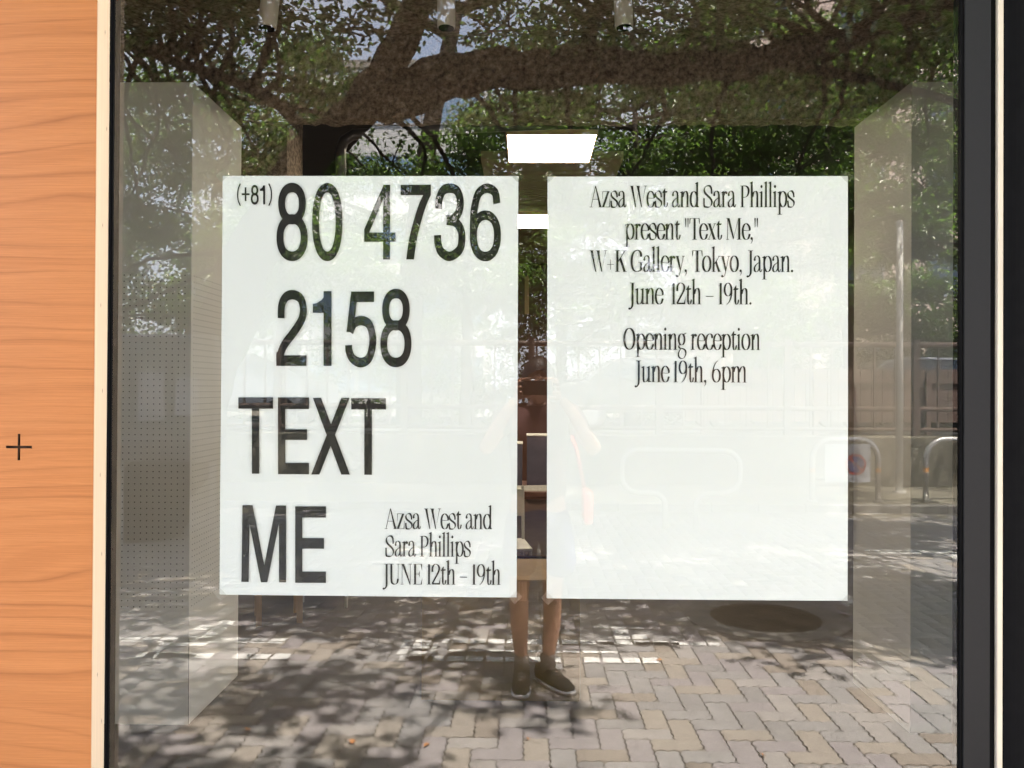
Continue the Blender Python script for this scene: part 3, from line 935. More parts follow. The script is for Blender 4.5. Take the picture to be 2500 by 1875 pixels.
# --- heavy condensed grotesque, laid out in measured print units of the left sheet (Z = 2.989 units per source unit)
def left_tf1(X, Y):
    return -0.752 - 0.00034215 * 40 + 0.00034215 * X + 0.0000055 * (Y - 20) * (1 - X / 2200.0) * 0.6, 2.085 - (Y - 20) * 0.00033665 * (1.0) + X * 0.0000015
def superell(cx, cyy, rx, ry, ex=2.35, n=28):
    r = []
    for k in range(n):
        t = 2 * math.pi * k / n
        c, s_ = math.cos(t), math.sin(t)
        r.append((cx + rx * math.copysign(abs(c) ** (2 / ex), c), cyy + ry * math.copysign(abs(s_) ** (2 / ex), s_)))
    return r
WX, WY = 50, 70
def eight(I, x, dy, sc=1.0, wx=WX, wy=WY):
    X = lambda v: x + (v - 433) * sc
    Y = lambda v: dy + (v - 92) * sc
    I.pen([(X(a_), Y(b_)) for a_, b_ in superell(546, 228, 75, 118, 2.2)], wx, wy, True, 2)
    I.pen([(X(a_), Y(b_)) for a_, b_ in superell(546, 478, 88, 137, 2.2)], wx, wy, True, 2)
I = Ink(left_tf1)
eight(I, 433, 92)
I.pen(superell(802, 364, 85, 252, 2.25), WX, WY, True, 2)
# 4
I.box(1207, 92, 1257, 640); I.box(1070, 442, 1297, 510)
I.poly([(1070, 442.5), (1070, 418), (1210, 92), (1210, 188), (1106, 442.5)])
# 7
I.box(1333, 92, 1552, 168)
rt = catmull([(1552, 166), (1520, 240), (1480, 370), (1450, 500), (1430, 640)], 6)
lt = catmull([(1497, 166), (1464, 240), (1424, 370), (1394, 500), (1375, 640)], 6)
I.strip(lt, rt)
# 3
I.pen([(1608, 268), (1612, 200), (1640, 135), (1692, 118), (1742, 140), (1765, 215), (1755, 290), (1720, 338), (1668, 353)], WX, WY, False, 8)
I.pen([(1668, 353), (1730, 368), (1768, 420), (1777, 490), (1760, 570), (1690, 618), (1628, 585), (1604, 520), (1601, 462)], WX, WY, False, 8)
# 6
I.pen(superell(1947, 468, 87, 151, 2.2), WX, WY, True, 2)
I.pen([(2028, 232), (2014, 150), (1955, 119), (1895, 160), (1866, 270), (1860, 380), (1860, 470)], WX, WY, False, 8)
# 2
I.pen([(466, 1070), (470, 975), (500, 915), (552, 898), (606, 925), (628, 1000), (615, 1080), (560, 1170), (490, 1265), (458, 1345), (455, 1380)], WX, WY, False, 8)
I.box(430, 1343, 650, 1420)
I.poly([(430, 1343.5), (432, 1318), (490, 1318), (484, 1343.5)])
# 1
I.box(775, 872, 833, 1420)
I.poly([(697, 1031), (697, 965), (725, 960), (762, 935), (783, 905), (793, 873), (800, 873), (800, 1031)])
# 5
I.box(975, 875, 1142, 952)
I.poly([(975, 952.5), (1016, 952.5), (993, 1172), (942, 1172), (973, 900), (976, 900)])
I.pen([(967, 1172), (995, 1110), (1050, 1088), (1105, 1115), (1131, 1200), (1128, 1290), (1100, 1370), (1042, 1397), (985, 1365), (961, 1310), (958, 1268)], WX, WY, False, 8)
eight(I, 1188, 872, 1.0)
# (+81)
sm = 0.262
I.pen([(170, 80), (155, 120), (151, 162), (155, 205), (170, 243)], 9, 9, False, 6)
I.pen([(377, 80), (392, 120), (396, 162), (392, 205), (377, 243)], 9, 9, False, 6)
I.box(180, 151, 237, 165); I.box(202, 107, 214, 208)
eight(I, 246, 94, 0.252, 14, 18)
I.box(336, 93, 350, 234)
I.poly([(313, 134), (313, 118), (327, 113), (337, 93), (342, 93), (342, 134)])
I.build('phone_number_print', pleft)
def left_tf2(X, Y): return left_tf1(X, Y + (920 - 420) * 2.989)
I = Ink(left_tf2)
I.box(153, 157, 407, 240); I.box(251, 239, 305, 717)
I.box(442, 157, 496, 720); I.box(495, 157, 669, 242); I.box(495, 391, 655, 469); I.box(495, 637, 669, 720)
I.poly([(697, 160), (757, 160), (968, 722), (905, 722)]); I.poly([(905, 160), (965, 160), (745, 722), (685, 722)])
I.box(977, 162, 1230, 245); I.box(1073, 244, 1128, 723)
I.poly([(182, 948), (236, 948), (226, 1510), (173, 1510)]); I.box(449, 950, 501, 1512)
I.poly([(182, 948), (256, 948), (341, 1388), (341, 1512), (316, 1512), (228, 1060)])
I.poly([(501, 950), (427, 950), (341, 1388), (341, 1512), (363, 1512), (453, 1060)])
I.box(568, 955, 620, 1515); I.box(619, 955, 793, 1037); I.box(619, 1187, 779, 1265); I.box(619, 1432, 793, 1515)
I.build('text_me_print', pleft)

# --- condensed high-contrast serif: 100 units = cap height, baseline 0, upwards positive
TK, TN = 7.8, 1.9
def serif(I, ox, oy, x, y=0, w=13, both=True):
    I.box(ox + x - w / 2, oy + y - 0.2, ox + x + w / 2, oy + y + 1.9)
def glyph(I, ch, ox):
    """draws ch at ox, returns its advance"""
    def nib(P, **kw): I.nib([(ox + x, y) for x, y in P], kw.pop('tk', TK), kw.pop('tn', TN), **kw)
    def box(x0, y0, x1, y1): I.box(ox + x0, y0, ox + x1, y1)
    def poly(P): I.poly([(ox + x, y) for x, y in P])
    def dot(x, y, rx, ry): I.dot(ox + x, y, rx, ry)
    def stem(x, y0, y1, w=TK): box(x - w / 2, y0, x + w / 2, y1)
    def ser(x, y, w=14): box(x - w / 2, y - 0.1, x + w / 2, y + 2.0)
    def flag(x, y):  # slanted head serif of lower-case stems
        poly([(x - 9, y - 5), (x + TK / 2, y + 2.5), (x + TK / 2, y - 8), (x - TK / 2, y - 8), (x - 9, y - 7)])
    def tail(x): nib([(x - TK / 2 + 2.5, 14), (x + 1.5, 2.5), (x + 5, 1), (x + 9, 13)], tn=1.5, tk=6, t1=0.6)
    XH = 75
    if ch == 'A':
        poly([(22.5, 100), (26, 100), (51, 0), (41, 0)]); poly([(23, 100), (25, 96), (6, 0), (3.6, 0)])
        box(10, 36, 40, 38); ser(5, 0, 13); ser(45.5, 0, 17); return 52
    if ch == 'z':
        box(3, 73, 33, 75); box(1, 0, 34, 2); poly([(24, 74), (33.5, 74), (10.5, 1), (1, 1)])
        poly([(3, 74), (5.5, 74), (3.5, 38), (2.3, 38)]); poly([(34, 1), (31, 1), (34, 40), (35.3, 40)]); return 37
    if ch == 's':
        nib([(29.5, 46), (28, 62), (22, 74), (13, 74), (5, 66), (4.5, 55), (10, 45), (20, 36), (29, 26), (30, 13), (24, 2), (14, 0), (6, 4), (3.5, 30)], ang=0.75, tk=8.6, tn=1.6); return 33
    if ch == 'S':
        nib([(36, 62), (35, 84), (29, 98), (18, 99.5), (8, 93), (4, 80), (8, 66), (18, 54), (31, 40), (37, 26), (34, 9), (25, 0.5), (14, 0.5), (4, 6), (2.8, 42)], ang=0.75, tk=9, tn=1.8); return 42
    if ch == 'a':
        stem(26, 8, 56); nib([(26, 52), (24, 68), (16, 75), (8, 70), (5, 58)], tn=1.8, tk=7)
        dot(5.5, 57, 4.4, 6); nib([(26, 46), (12, 34), (5, 20), (6, 5), (13, 0.5), (20, 6), (26, 20)], tk=7.5, tn=1.6)
        tail(27.3); return 36
    if ch == 'e':
        nib([(5, 43), (32, 43), (31, 62), (20, 74.5), (10, 68), (4.5, 50), (4.5, 26), (10, 6), (19, 0.5), (28, 6), (34, 26)], tk=8.4, tn=1.8, ang=0.1); return 35
    if ch in 'ouO' and ch != 'u':
        if ch == 'o': I.nib([(ox + a_, b_) for a_, b_ in superell(20, 37.5, 15.5, 36.6, 2.15, 20)], 8.6, 1.9, True, 2, 0.12); return 40
        I.nib([(ox + a_, b_) for a_, b_ in superell(26, 50, 21.5, 49.2, 2.1, 24)], 9, 1.9, True, 2, 0.12); return 53
    if ch == 't':
        stem(10, 12, 74); nib([(10, 14), (12, 3), (17, 0.8), (21, 6), (24, 22)], tk=6, tn=1.6)
        poly([(0, 66), (12, 88), (14.2, 88), (14.2, 75), (24, 75), (21.5, 68.5), (14, 67), (5.8, 67)]); return 25
    if ch in 'nmhru':
        x0 = 9
        if ch == 'u':
            stem(9, 10, 73); flag(9, 73); nib([(9, 14), (11, 3), (18, 0.8), (26, 7), (31, 22)], tk=8, tn=1.8); stem(32, 0, 73); flag(32, 73)
            poly([(36, 0), (41, 1), (41, 2.5), (36, 6)]); return 42
        top = 118 if ch == 'h' else 73
        stem(x0, 0, top); flag(x0, top); ser(x0, 0, 17)
        if ch == 'r':
            nib([(x0 + 3, 54), (15, 69), (21, 74)], tk=6, tn=2); dot(22, 67, 5, 6.5); return 27
        nib([(x0 + 3, 48), (17, 68), (25, 74), (31, 68), (33, 54)], tk=8.4, tn=1.8); stem(33, 0, 56); ser(33, 0, 16)
        if ch == 'm':
            nib([(36, 48), (43, 68), (51, 74), (57, 68), (59, 54)], tk=8.4, tn=1.8); stem(59, 0, 56); ser(59, 0, 16); return 68
        return 42
    if ch == 'd':
        stem(33, 2, 116); flag(33, 116); I.nib([(ox + a_, b_) for a_, b_ in superell(19, 37, 14.5, 36, 2.1, 20)], 8.4, 1.8, True, 2, 0.15)
        poly([(37, 0), (41, 0.5), (41, 2.5), (37, 6), (29, 5), (29, -0.5)]); return 43
    if ch == 'p':
        stem(10, -34, 72); flag(10, 73); ser(10, -35, 19); I.nib([(ox + a_, b_) for a_, b_ in superell(24, 37, 14.5, 36, 2.1, 20)], 8.4, 1.8, True, 2, 0.15); return 42
    if ch in 'il':
        top = 118 if ch == 'l' else 73
        stem(9, 0, top); flag(9, top); ser(9, 0, 16)
        if ch == 'i': dot(9, 96, 4.6, 7.2)
        return 19.5
    if ch == 'P':
        stem(12, 0, 100); ser(12, 0, 20); ser(11, 98, 18)
        nib([(12, 99), (28, 98), (37, 88), (39, 73), (35, 56), (26, 47), (14, 46)], tk=8.4, tn=1.9); return 44
    if ch == 'W':
        for xx in (0, 26):
            poly([(xx + 3, 99), (xx + 13, 99), (xx + 27, 0), (xx + 23, 0)])
            poly([(xx + 25, 0), (xx + 26.2, 8), (xx + 43, 99), (xx + 40.6, 99)])
            ser(xx + 8, 98, 17)
        ser(67, 98, 14); return 72
    if ch == 'T':
        stem(23, 0, 98, 8.8); ser(23, 0, 20); box(2, 98, 44, 100)
        poly([(2, 99), (6, 99), (4, 78), (1, 70)]); poly([(44, 99), (40, 99), (42, 78), (45, 70)]); return 43
    if ch == 'x':
        poly([(3, 74), (13, 74), (35, 1), (25, 1)]); poly([(31, 74), (33, 74), (6, 1), (4, 1)])
        ser(8, 73, 15); ser(32, 73, 12); ser(5, 0, 12); ser(30, 0, 16); return 37
    if ch == 'M':
        stem(7, 0, 98, 2.2); ser(7, 0, 13); ser(8, 98, 13); poly([(6, 99), (16, 99), (35, 8), (31, 0)]); poly([(31, 0), (33, 6), (55, 99), (53, 99)])
        stem(57, 0, 98, 8.8); ser(57, 0, 19); ser(58, 98, 14); return 68
    if ch == 'K':
        stem(12, 0, 99, 8.8); ser(12, 0, 20); ser(12, 98, 20); poly([(43, 99), (46, 99), (17, 46), (15, 50)])
        poly([(20, 58), (28, 66), (48, 1), (38, 1)]); ser(44, 0, 17); ser(44, 98, 13); return 52
    if ch == 'G':
        nib([(44, 70), (42, 88), (35, 98), (24, 99.5), (12, 90), (5, 68), (4.5, 35), (11, 10), (24, 0.5), (37, 4), (44, 12)], tk=9, tn=1.9, ang=0.1)
        stem(44, 8, 44, 8.4); ser(42, 43, 19); return 52
    if ch == 'y':
        poly([(3, 73), (13, 73), (24, 10), (20, 2)]); nib([(34, 73), (21, 3), (15, -18), (8, -25)], tn=1.6, tk=2.6); dot(6.5, -20, 5, 5.5)
        ser(8, 72, 15); ser(34, 72, 12); return 37
    if ch == 'k':
        stem(9, 0, 118); flag(9, 118); ser(9, 0, 16); poly([(32, 73), (34.5, 73), (14, 36), (12, 39)]); poly([(15, 42), (22, 50), (37, 1), (28, 1)])
        ser(33, 0, 14); ser(33, 72, 12); return 39
    if ch == 'J':
        stem(17, 4, 99, 8.8); ser(16, 98, 22); nib([(17, 8), (16, -8), (10, -20), (5, -22)], tk=8.6, tn=2.5); dot(4, -21, 5, 5); return 28
    if ch == 'U':
        stem(10, 24, 99, 8.8); ser(10, 98, 20); nib([(10, 28), (13, 8), (25, 0.5), (36, 8), (40, 28)], tk=8.8, tn=1.9); stem(40.5, 26, 99, 2.0); ser(40, 98, 13); return 50
    if ch == 'N':
        stem(8, 0, 98, 2.0); ser(8, 0, 14); ser(9, 98, 14); poly([(7, 99), (17, 99), (45, 4), (45, -1), (42, -1)]); stem(44.5, 0, 98, 2.0); ser(44, 98, 15); return 54
    if ch == 'E':
        stem(12, 0, 99, 8.8); box(3, 98, 42, 100); box(3, 0, 42, 2); box(13, 50, 32, 52)
        poly([(42, 99), (37, 99), (40, 80), (43, 66)]); poly([(42, 1), (37, 1), (41, 20), (44, 36)])
        poly([(32, 51), (27, 51), (31, 62), (33, 70)]); poly([(32, 51), (27, 51), (31, 40), (33, 32)]); return 46
    if ch == '1':
        stem(11, 0, 99, 8.6); poly([(2, 86), (15, 99.5), (15, 90), (7, 90), (2, 84)]); ser(11, 0, 18); return 22
    if ch == '2':
        nib([(4, 62), (5, 84), (12, 97), (22, 99), (32, 90), (34, 74), (28, 55), (16, 30), (4, 5)], tk=8, tn=2, ang=0.0)
        box(2, 0, 38, 7.5); poly([(38, 1), (33, 7), (38, 28), (40, 38)]); return 40
    if ch == '9':
        I.nib([(ox + a_, b_) for a_, b_ in superell(20, 69, 14.5, 30, 2.1, 20)], 8, 1.8, True, 2, 0.15)
        nib([(34, 72), (35, 50), (30, 24), (22, 8), (14, -1)], tk=7.6, tn=1.7, t1=0.5); return 41
    if ch == '6':
        I.nib([(ox + a_, b_) for a_, b_ in superell(22, 31, 15.5, 30, 2.1, 20)], 8, 1.8, True, 2, 0.15)
        nib([(7, 30), (7, 50), (12, 74), (20, 92), (28, 101)], tk=7.6, tn=1.7, t1=0.5); return 42
    if ch == 'g':
        I.nib([(ox + a_, b_) for a_, b_ in superell(18, 48, 12.5, 26, 2.1, 18)], 8, 1.8, True, 2, 0.15)
        nib([(10, 26), (6, 16), (10, 8), (24, 5), (34, -4), (36, -20), (27, -38), (14, -40), (5, -30), (6, -12), (14, 4)], tk=7, tn=1.8, ang=0.6)
        nib([(27, 70), (33, 76), (39, 77)], tk=4, tn=3); return 40
    if ch == 'c':
        nib([(31, 58), (28, 70), (20, 74.5), (10, 67), (4.5, 48), (4.5, 26), (10, 6), (19, 0.5), (28, 6), (34, 24)], tk=8.4, tn=1.8, ang=0.1); dot(30, 60, 4.4, 6); return 34
    if ch == ',':
        dot(7, 5, 4.8, 6.5); nib([(10, 4), (9, -8), (4, -18)], tk=4, tn=1.5, t1=0.5); return 16
    if ch == '.': dot(7, 4.5, 4.8, 6); return 15
    if ch == '"':
        poly([(3, 100), (8, 100), (6.6, 58), (4.8, 58)]); poly([(13, 100), (18, 100), (16.6, 58), (14.8, 58)]); return 21
    if ch == '+': box(2, 33, 30, 35.2); box(15, 10, 17, 58); return 33
    if ch == '-': box(2, 35, 34, 38.5); return 37
    if ch == ' ': return 17
    return 30
def measure(txt):
    D = Ink(lambda x, y: (x, y))
    return sum(glyph(D, c, 0) for c in txt)
def serif_line(txt, u0, u1, vb, cap, tf, name, parent):
    """sets txt between u0 and u1 (print units) on baseline vb"""
    w = measure(txt) - 2
    sx = (u1 - u0) / w
    I = Ink(lambda x, y: tf(u0 + x * sx, vb - y * cap / 100.0))
    x = 0
    for c in txt: x += glyph(I, c, x)
    return I.build(name, parent)
# right sheet, source units of 1/2500 frame
def right_tf(u, v):
    return 0.053 + (u - 1337) * 0.0010013 + (v - 430) * 0.000002, 2.0842 - (v - 430) * 0.0010035 + (u - 1337) * 0.0000027 * (1 - (v - 430) / 600)
ZR = lambda X, Y: (1400 + X / 3.814, 430 + Y / 3.814)
for (t, X0, X1, Yb) in (('Azsa West and Sara Phillips', 157, 2060, 290), ('present "Text Me,"', 482, 1726, 592), ('W+K Gallery, Tokyo, Japan.', 157, 2054, 893), ('June  12th - 19th.', 520, 1668, 1195)):
    a0, vb = ZR(X0, Yb); a1, _ = ZR(X1, Yb)
    serif_line(t, a0, a1, vb, 52.4, right_tf, 'serif_text_line', pright)
for (t, X0, X1, Yb) in (('Opening reception', 472, 1743, 360), ('June 19th, 6pm', 580, 1618, 662)):
    a0 = 1400 + X0 / 3.814; a1 = 1400 + X1 / 3.814
    serif_line(t, a0, a1, 760 + Yb / 3.814, 52.4, right_tf, 'serif_text_line', pright)
def left_tf3(u, v): return left_tf1((u - 530) * 2.989, (v - 420) * 2.989)
for (t, X0, X1, Yb) in (('Azsa West and', 250, 1900, 468), ('Sara Phillips', 258, 1566, 893), ('JUNE 12th - 19th', 218, 2030, 1325)):
    serif_line(t, 900 + X0 / 6.32, 900 + X1 / 6.32, 1220 + Yb / 6.32, 50, left_tf3, 'serif_text_line', pleft)

# ================================================================== TREES
rng = np.random.default_rng(4)
def leaf_cloud(name, blobs, parent, mats, size=(0.06, 0.09), seed=0, droop=0.35, kind='stuff'):
    """blobs: (x,y,z,rx,ry,rz,count). leaves gather in twig sprays inside every blob"""
    r = np.random.default_rng(seed)
    P = []
    for (x, y, z, rx, ry, rz, n_) in blobs:
        k = max(3, n_ // 28)
        d = r.normal(size=(k, 3)); d /= np.linalg.norm(d, axis=1)[:, None]
        cen = d * (r.random(k)[:, None] ** 0.45)
        idx = r.integers(0, k, n_)
        q = cen[idx] * np.array([rx, ry, rz]) + r.normal(size=(n_, 3)) * np.array([0.16, 0.16, 0.09])
        P.append(q + np.array([x, y, z]))
    P = np.concatenate(P); n_ = len(P)
    L_ = r.uniform(size[0], size[1], n_); Wd = L_ * r.uniform(0.42, 0.58, n_)
    az = r.uniform(0, 2 * np.pi, n_); el = r.normal(-droop, 0.45, n_)
    T = np.stack([np.cos(az) * np.cos(el), np.sin(az) * np.cos(el), np.sin(el)], 1)
    up = np.stack([r.normal(0, .45, n_), r.normal(0, .45, n_), np.ones(n_)], 1)
    B = np.cross(T, up); B /= np.linalg.norm(B, axis=1)[:, None]
    Nn = np.cross(B, T)
    fold = Wd * 0.22
    pts = [P,
           P + T * (L_ * 0.35)[:, None] + B * (Wd * 0.5)[:, None] + Nn * fold[:, None],
           P + T * (L_ * 0.72)[:, None] + B * (Wd * 0.33)[:, None] + Nn * (fold * .6)[:, None],
           P + T * L_[:, None] - Nn * (L_ * 0.1)[:, None],
           P + T * (L_ * 0.72)[:, None] - B * (Wd * 0.33)[:, None] + Nn * (fold * .6)[:, None],
           P + T * (L_ * 0.35)[:, None] - B * (Wd * 0.5)[:, None] + Nn * fold[:, None]]
    V = np.stack(pts, 1).reshape(-1, 3)
    base = np.arange(n_)[:, None] * 6
    F = np.concatenate([base + np.array([0, 1, 2, 3]), base + np.array([0, 3, 4, 5])], 0)
    mi = r.integers(0, len(mats), n_); mi = np.concatenate([mi, mi])
    return raw(name, V, F, mats, mi, parent, kind)
def limb(b, pts, r0, r1, seg=10, wob=0.04, sd=1):
    r = random.Random(sd)
    C = []
    P = [Vector(p) for p in pts]
    n = 6
    Q = [P[0]] + P + [P[-1]]
    for i in range(1, len(Q) - 2):
        for k in range(n):
            t = k / n
            C.append(0.5 * (2 * Q[i] + (-Q[i - 1] + Q[i + 1]) * t + (2 * Q[i - 1] - 5 * Q[i] + 4 * Q[i + 1] - Q[i + 2]) * t * t + (-Q[i - 1] + 3 * Q[i] - 3 * Q[i + 1] + Q[i + 2]) * t ** 3))
    C.append(P[-1])
    m_ = len(C)
    C = [c + Vector((r.uniform(-wob, wob), r.uniform(-wob, wob), r.uniform(-wob, wob))) * (1 if 0 < i < m_ - 1 else 0) * (r1 + (r0 - r1) * (1 - i / m_)) * 3 for i, c in enumerate(C)]
    R = [(r0 + (r1 - r0) * (i / (m_ - 1)) ** 0.8) * r.uniform(0.94, 1.06) for i in range(m_)]
    b.tube(C, R, seg)
    return C
def twigs(b, blobs, anchors, sd, r0=0.02):
    """thin branches from the nearest anchor to every blob and out from its middle"""
    r = random.Random(sd)
    for (x, y, z, rx, ry, rz, n_) in blobs:
        c = Vector((x, y, z))
        a_ = min(anchors, key=lambda q: (q - c).length)
        mid = a_.lerp(c, 0.55) + Vector((r.uniform(-.3, .3), r.uniform(-.3, .3), r.uniform(-.1, .3)))
        limb(b, [a_, mid, c], r0 * 1.6, r0 * .7, 6, 0.3, r.random())
        for k in range(5):
            e_ = c + Vector((r.uniform(-rx, rx), r.uniform(-ry, ry), r.uniform(-rz, rz))) * 0.9
            b.tube([c, c.lerp(e_, .5) + Vector((0, 0, r.uniform(-.08, .12))), e_], [r0 * .6, r0 * .4, r0 * .15], 4)

LEAVES = [M['leaf_a'], M['leaf_b'], M['leaf_c']]
# big leaning tree: its trunk and level limb cross the upper part of the reflection
T1 = thing('leaning_tree', 'big old tree with a thick leaning trunk and a long level limb over the street', 'tree')
b = MB()
C0 = limb(b, [(-4.0, -6.6, 0.0), (-3.55, -6.6, 1.2), (-3.0, -6.5, 2.5), (-2.35, -6.4, 3.75), (-1.55, -6.3, 4.55), (-1.0, -6.1, 5.6), (-0.7, -6.0, 7.2)], 0.42, 0.10, 16, 0.05, 1)
b.build('trunk', M['bark'], T1, True)
b = MB()
C1 = limb(b, [(-1.55, -6.35, 4.42), (-0.6, -6.2, 4.72), (0.5, -6.1, 4.72), (1.6, -6.0, 4.66), (2.8, -5.9, 4.85), (4.2, -5.7, 5.3)], 0.26, 0.09, 12, 0.06, 2)
b.build('limb', M['bark'], T1, True)
b = MB()
C2 = limb(b, [(-2.1, -6.4, 4.1), (-2.9, -6.6, 4.7), (-4.2, -6.8, 5.2), (-6.0, -6.8, 6.0)], 0.08, 0.03, 10, 0.08, 3)
C3 = limb(b, [(-1.0, -6.1, 5.5), (-1.2, -4.0, 6.0), (-1.8, -2.6, 6.3), (-2.2, -1.2, 6.6)], 0.08, 0.02, 8, 0.08, 4)
C4 = limb(b, [(0.5, -6.1, 4.75), (1.1, -4.4, 5.6), (1.6, -3.2, 6.0), (2.1, -2.4, 6.3)], 0.07, 0.02, 8, 0.08, 5)
C5 = limb(b, [(2.2, -5.95, 4.75), (3.6, -5.4, 4.2), (4.9, -5.2, 3.6)], 0.06, 0.02, 7, 0.1, 6)
b.build('limb', M['bark'], T1, True)
anch = C0[14:] + C1 + C2 + C3 + C4
bl = [(-2.8, -7.0, 5.6, .5, .4, .3, 220), (-2.5, -6.0, 5.2, .45, .4, .3, 200), (-1.0, -5.1, 5.0, .6, .3, .3, 200), (-0.5, -5.2, 5.4, .6, .3, .3, 220), (-1.5, -5.3, 5.3, .5, .3, .25, 160)]
r = random.Random(21)
# screen of foliage seen above the posters in the glass
for k in range(148):
    x = r.uniform(-6.4, 5.6); y = r.uniform(-9.4, -5.0); z = r.uniform(4.5, 7.4) if y < -7 else r.uniform(4.9, 6.6)
    bl.append((x, y, z, r.uniform(.45, .95), r.uniform(.4, .8), r.uniform(.22, .45), r.randint(190, 330)))
# leaves around the trunk, lower sprays
for (x, y, z) in ((-4.6, -7.4, 3.6), (-3.7, -7.8, 4.0), (-1.3, -7.6, 3.8), (-0.8, -8.0, 3.4), (-0.2, -7.2, 3.9), (0.5, -7.8, 3.7), (-4.9, -6.4, 4.2), (1.2, -7.4, 4.0), (2.2, -7.8, 3.9), (3.0, -7.2, 4.0), (-5.4, -8.6, 3.0), (-5.2, -8.2, 2.4), (-4.3, -8.0, 4.4), (-3.4, -8.4, 4.5), (-5.0, -8.6, 3.9), (-4.2, -8.8, 3.3), (-3.3, -8.9, 3.9), (-5.6, -9.0, 4.6), (-4.8, -7.6, 2.9)):
    bl.append((x, y, z, .55, .5, .35, 210))
# canopy above the paving, out of the frame, which dapples the ground
can = []
for k in range(330):
    x = r.uniform(-6.5, 7.2); z = r.uniform(5.4, 7.2); y = r.uniform(-5.4, (-0.15 if x < 1.7 else -0.8) + (z - 6.3) * 0.37)
    can.append((x, y, z, r.uniform(.6, 1.1), r.uniform(.5, .8), r.uniform(.2, .4), r.randint(170, 260)))
for (x, y, z) in ((-0.4, .72, 6.0), (-1.2, .85, 6.4), (0.3, 0.8, 6.2), (0.8, .86, 6.3), (-0.8, 0.72, 6.2), (0.0, .82, 6.2)):
    can.append((x, y, z, .45, .16, .2, 120))  # added out of view, standing in for the building's shadow on near paving
for k in range(125):
    x = r.uniform(-7.5, 8.5); y = r.uniform(-9.6, -4.0)
    can.append((x, y, r.uniform(7.6, 9.0), r.uniform(.8, 1.3), r.uniform(.8, 1.2), r.uniform(.25, .45), r.randint(190, 280)))
ct_ = 1 / math.tan(rad(SUN_EL))
def open_patch(q):
    gx = q[0] - q[2] * ct_ * math.sin(rad(SUN_AZ)); gy_ = q[1] - q[2] * ct_ * math.cos(rad(SUN_AZ))
    for (hx, hy, wx_, wy_) in ((0.25, -2.92, 1.0, 0.2), (-2.0, -2.95, 0.6, 0.22), (4.1, -5.6, 0.9, 0.5), (0.75, -3.3, .3, .2)):
        if abs(gx - hx) < wx_ + 0.5 * q[3] and abs(gy_ - hy) < wy_ + 0.45 * q[4]: return True
    return False
can = [q for q in can if not open_patch(q)]      # gaps in the crown that let the sun through
b = MB(); twigs(b, bl + can, anch, 5); b.build('twigs', M['bark'], T1, kind='stuff')
leaf_cloud('crown', bl, T1, LEAVES, (0.07, 0.115), 3)
leaf_cloud('upper_crown', can, T1, LEAVES, (0.10, 0.15), 13)

# near branch with big bright leaves, top right of the glass
T2 = thing('young_tree', 'slim young tree with large bright leaves at the right edge of the glass', 'tree')
b = MB(); C = limb(b, [(3.6, -3.4, 0.0), (3.5, -3.3, 1.6), (3.3, -3.1, 3.0), (3.0, -2.9, 4.2)], 0.06, 0.025, 8, 0.1, 8)
b.build('trunk', M['bark'], T2, True)
bb = [(2.75, -2.75, 3.75, .35, .3, .25, 60), (2.35, -2.7, 3.65, .3, .3, .2, 34), (2.95, -2.8, 3.2, .2, .3, .25, 26), (3.1, -2.9, 4.3, .5, .5, .3, 90), (2.45, -2.7, 4.1, .35, .3, .15, 40), (3.3, -3.1, 3.6, .4, .4, .3, 60)]
b = MB(); twigs(b, bb, C[8:], 9, 0.008); b.build('twigs', M['bark'], T2, kind='stuff')
leaf_cloud('crown', bb, T2, [M['leaf_b']], (0.11, 0.16), 9)

def park_tree(lab, x, y, h, zc, spread, n_blobs, per, sd, size=(0.09, 0.14), r0=0.16):
    t = thing('park_tree', lab, 'tree', group='trees in the park beyond the fence')
    r = random.Random(sd)
    b = MB(); lean = r.uniform(-.6, .6)
    C = limb(b, [(x, y, 0), (x + lean * .3, y, h * .35), (x + lean, y + .2, h * .75), (x + lean * 1.2, y, h)], r0, r0 * .3, 10, 0.08, sd)
    b.build('trunk', M['bark'], t, True)
    B = []
    for k in range(n_blobs):
        B.append((x + r.uniform(-spread, spread), y + r.uniform(-spread * .6, spread * .6), r.uniform(zc, h + 0.8), r.uniform(.5, 1.1), r.uniform(.5, .9), r.uniform(.3, .6), per))
    b = MB(); twigs(b, B, C[5:], sd, 0.022); b.build('branches', M['bark'], t, kind='stuff')
    leaf_cloud('crown', B, t, LEAVES, size, sd)
hg = [(-4.7, -17.2, 3.2, .9, .4, .6, 300), (-4.9, -17.0, 2.2, .9, .4, .6, 300), (-4.2, -17.2, 4.0, .8, .4, .6, 300), (-5.8, -17.1, 3.0, .9, .4, .6, 300), (-3.4, -17.2, 2.6, .8, .4, .6, 300)]
r = random.Random(77)
for k in range(210):
    hg.append((r.uniform(-13, 14), r.uniform(-20.8, -17.8), r.uniform(0.9, 6.4), .9, .5, .5, 230))
for k in range(170):
    x = r.choice((r.uniform(-13, -4.2), r.uniform(-1.2, 14)))
    hg.append((x, r.uniform(-21.3, -19.0), r.uniform(5.5, 10.0), 1.0, .6, .6, 260))
for k in range(110):
    hg.append((r.uniform(-13, 14), r.uniform(-17.6, -16.9), r.uniform(0.9, 3.4), .8, .3, .5, 190))
hedge = leaf_cloud('shrub_belt', hg, None, LEAVES, (0.10, 0.15), 51); hedge['label'] = 'dense belt of green shrubs beyond the parked cars'; hedge['category'] = 'shrubs'
tall = thing('shade_tree', 'very tall tree added to shade the parked cars, its crown out of view', 'tree')  # added tree, its unseen crown keeps the sun off the car park
b = MB(); C = limb(b, [(-2.6, -16.6, 0), (-2.5, -16.4, 5), (-1.5, -15.5, 9.6)], 0.35, 0.15, 12, 0.05, 61)
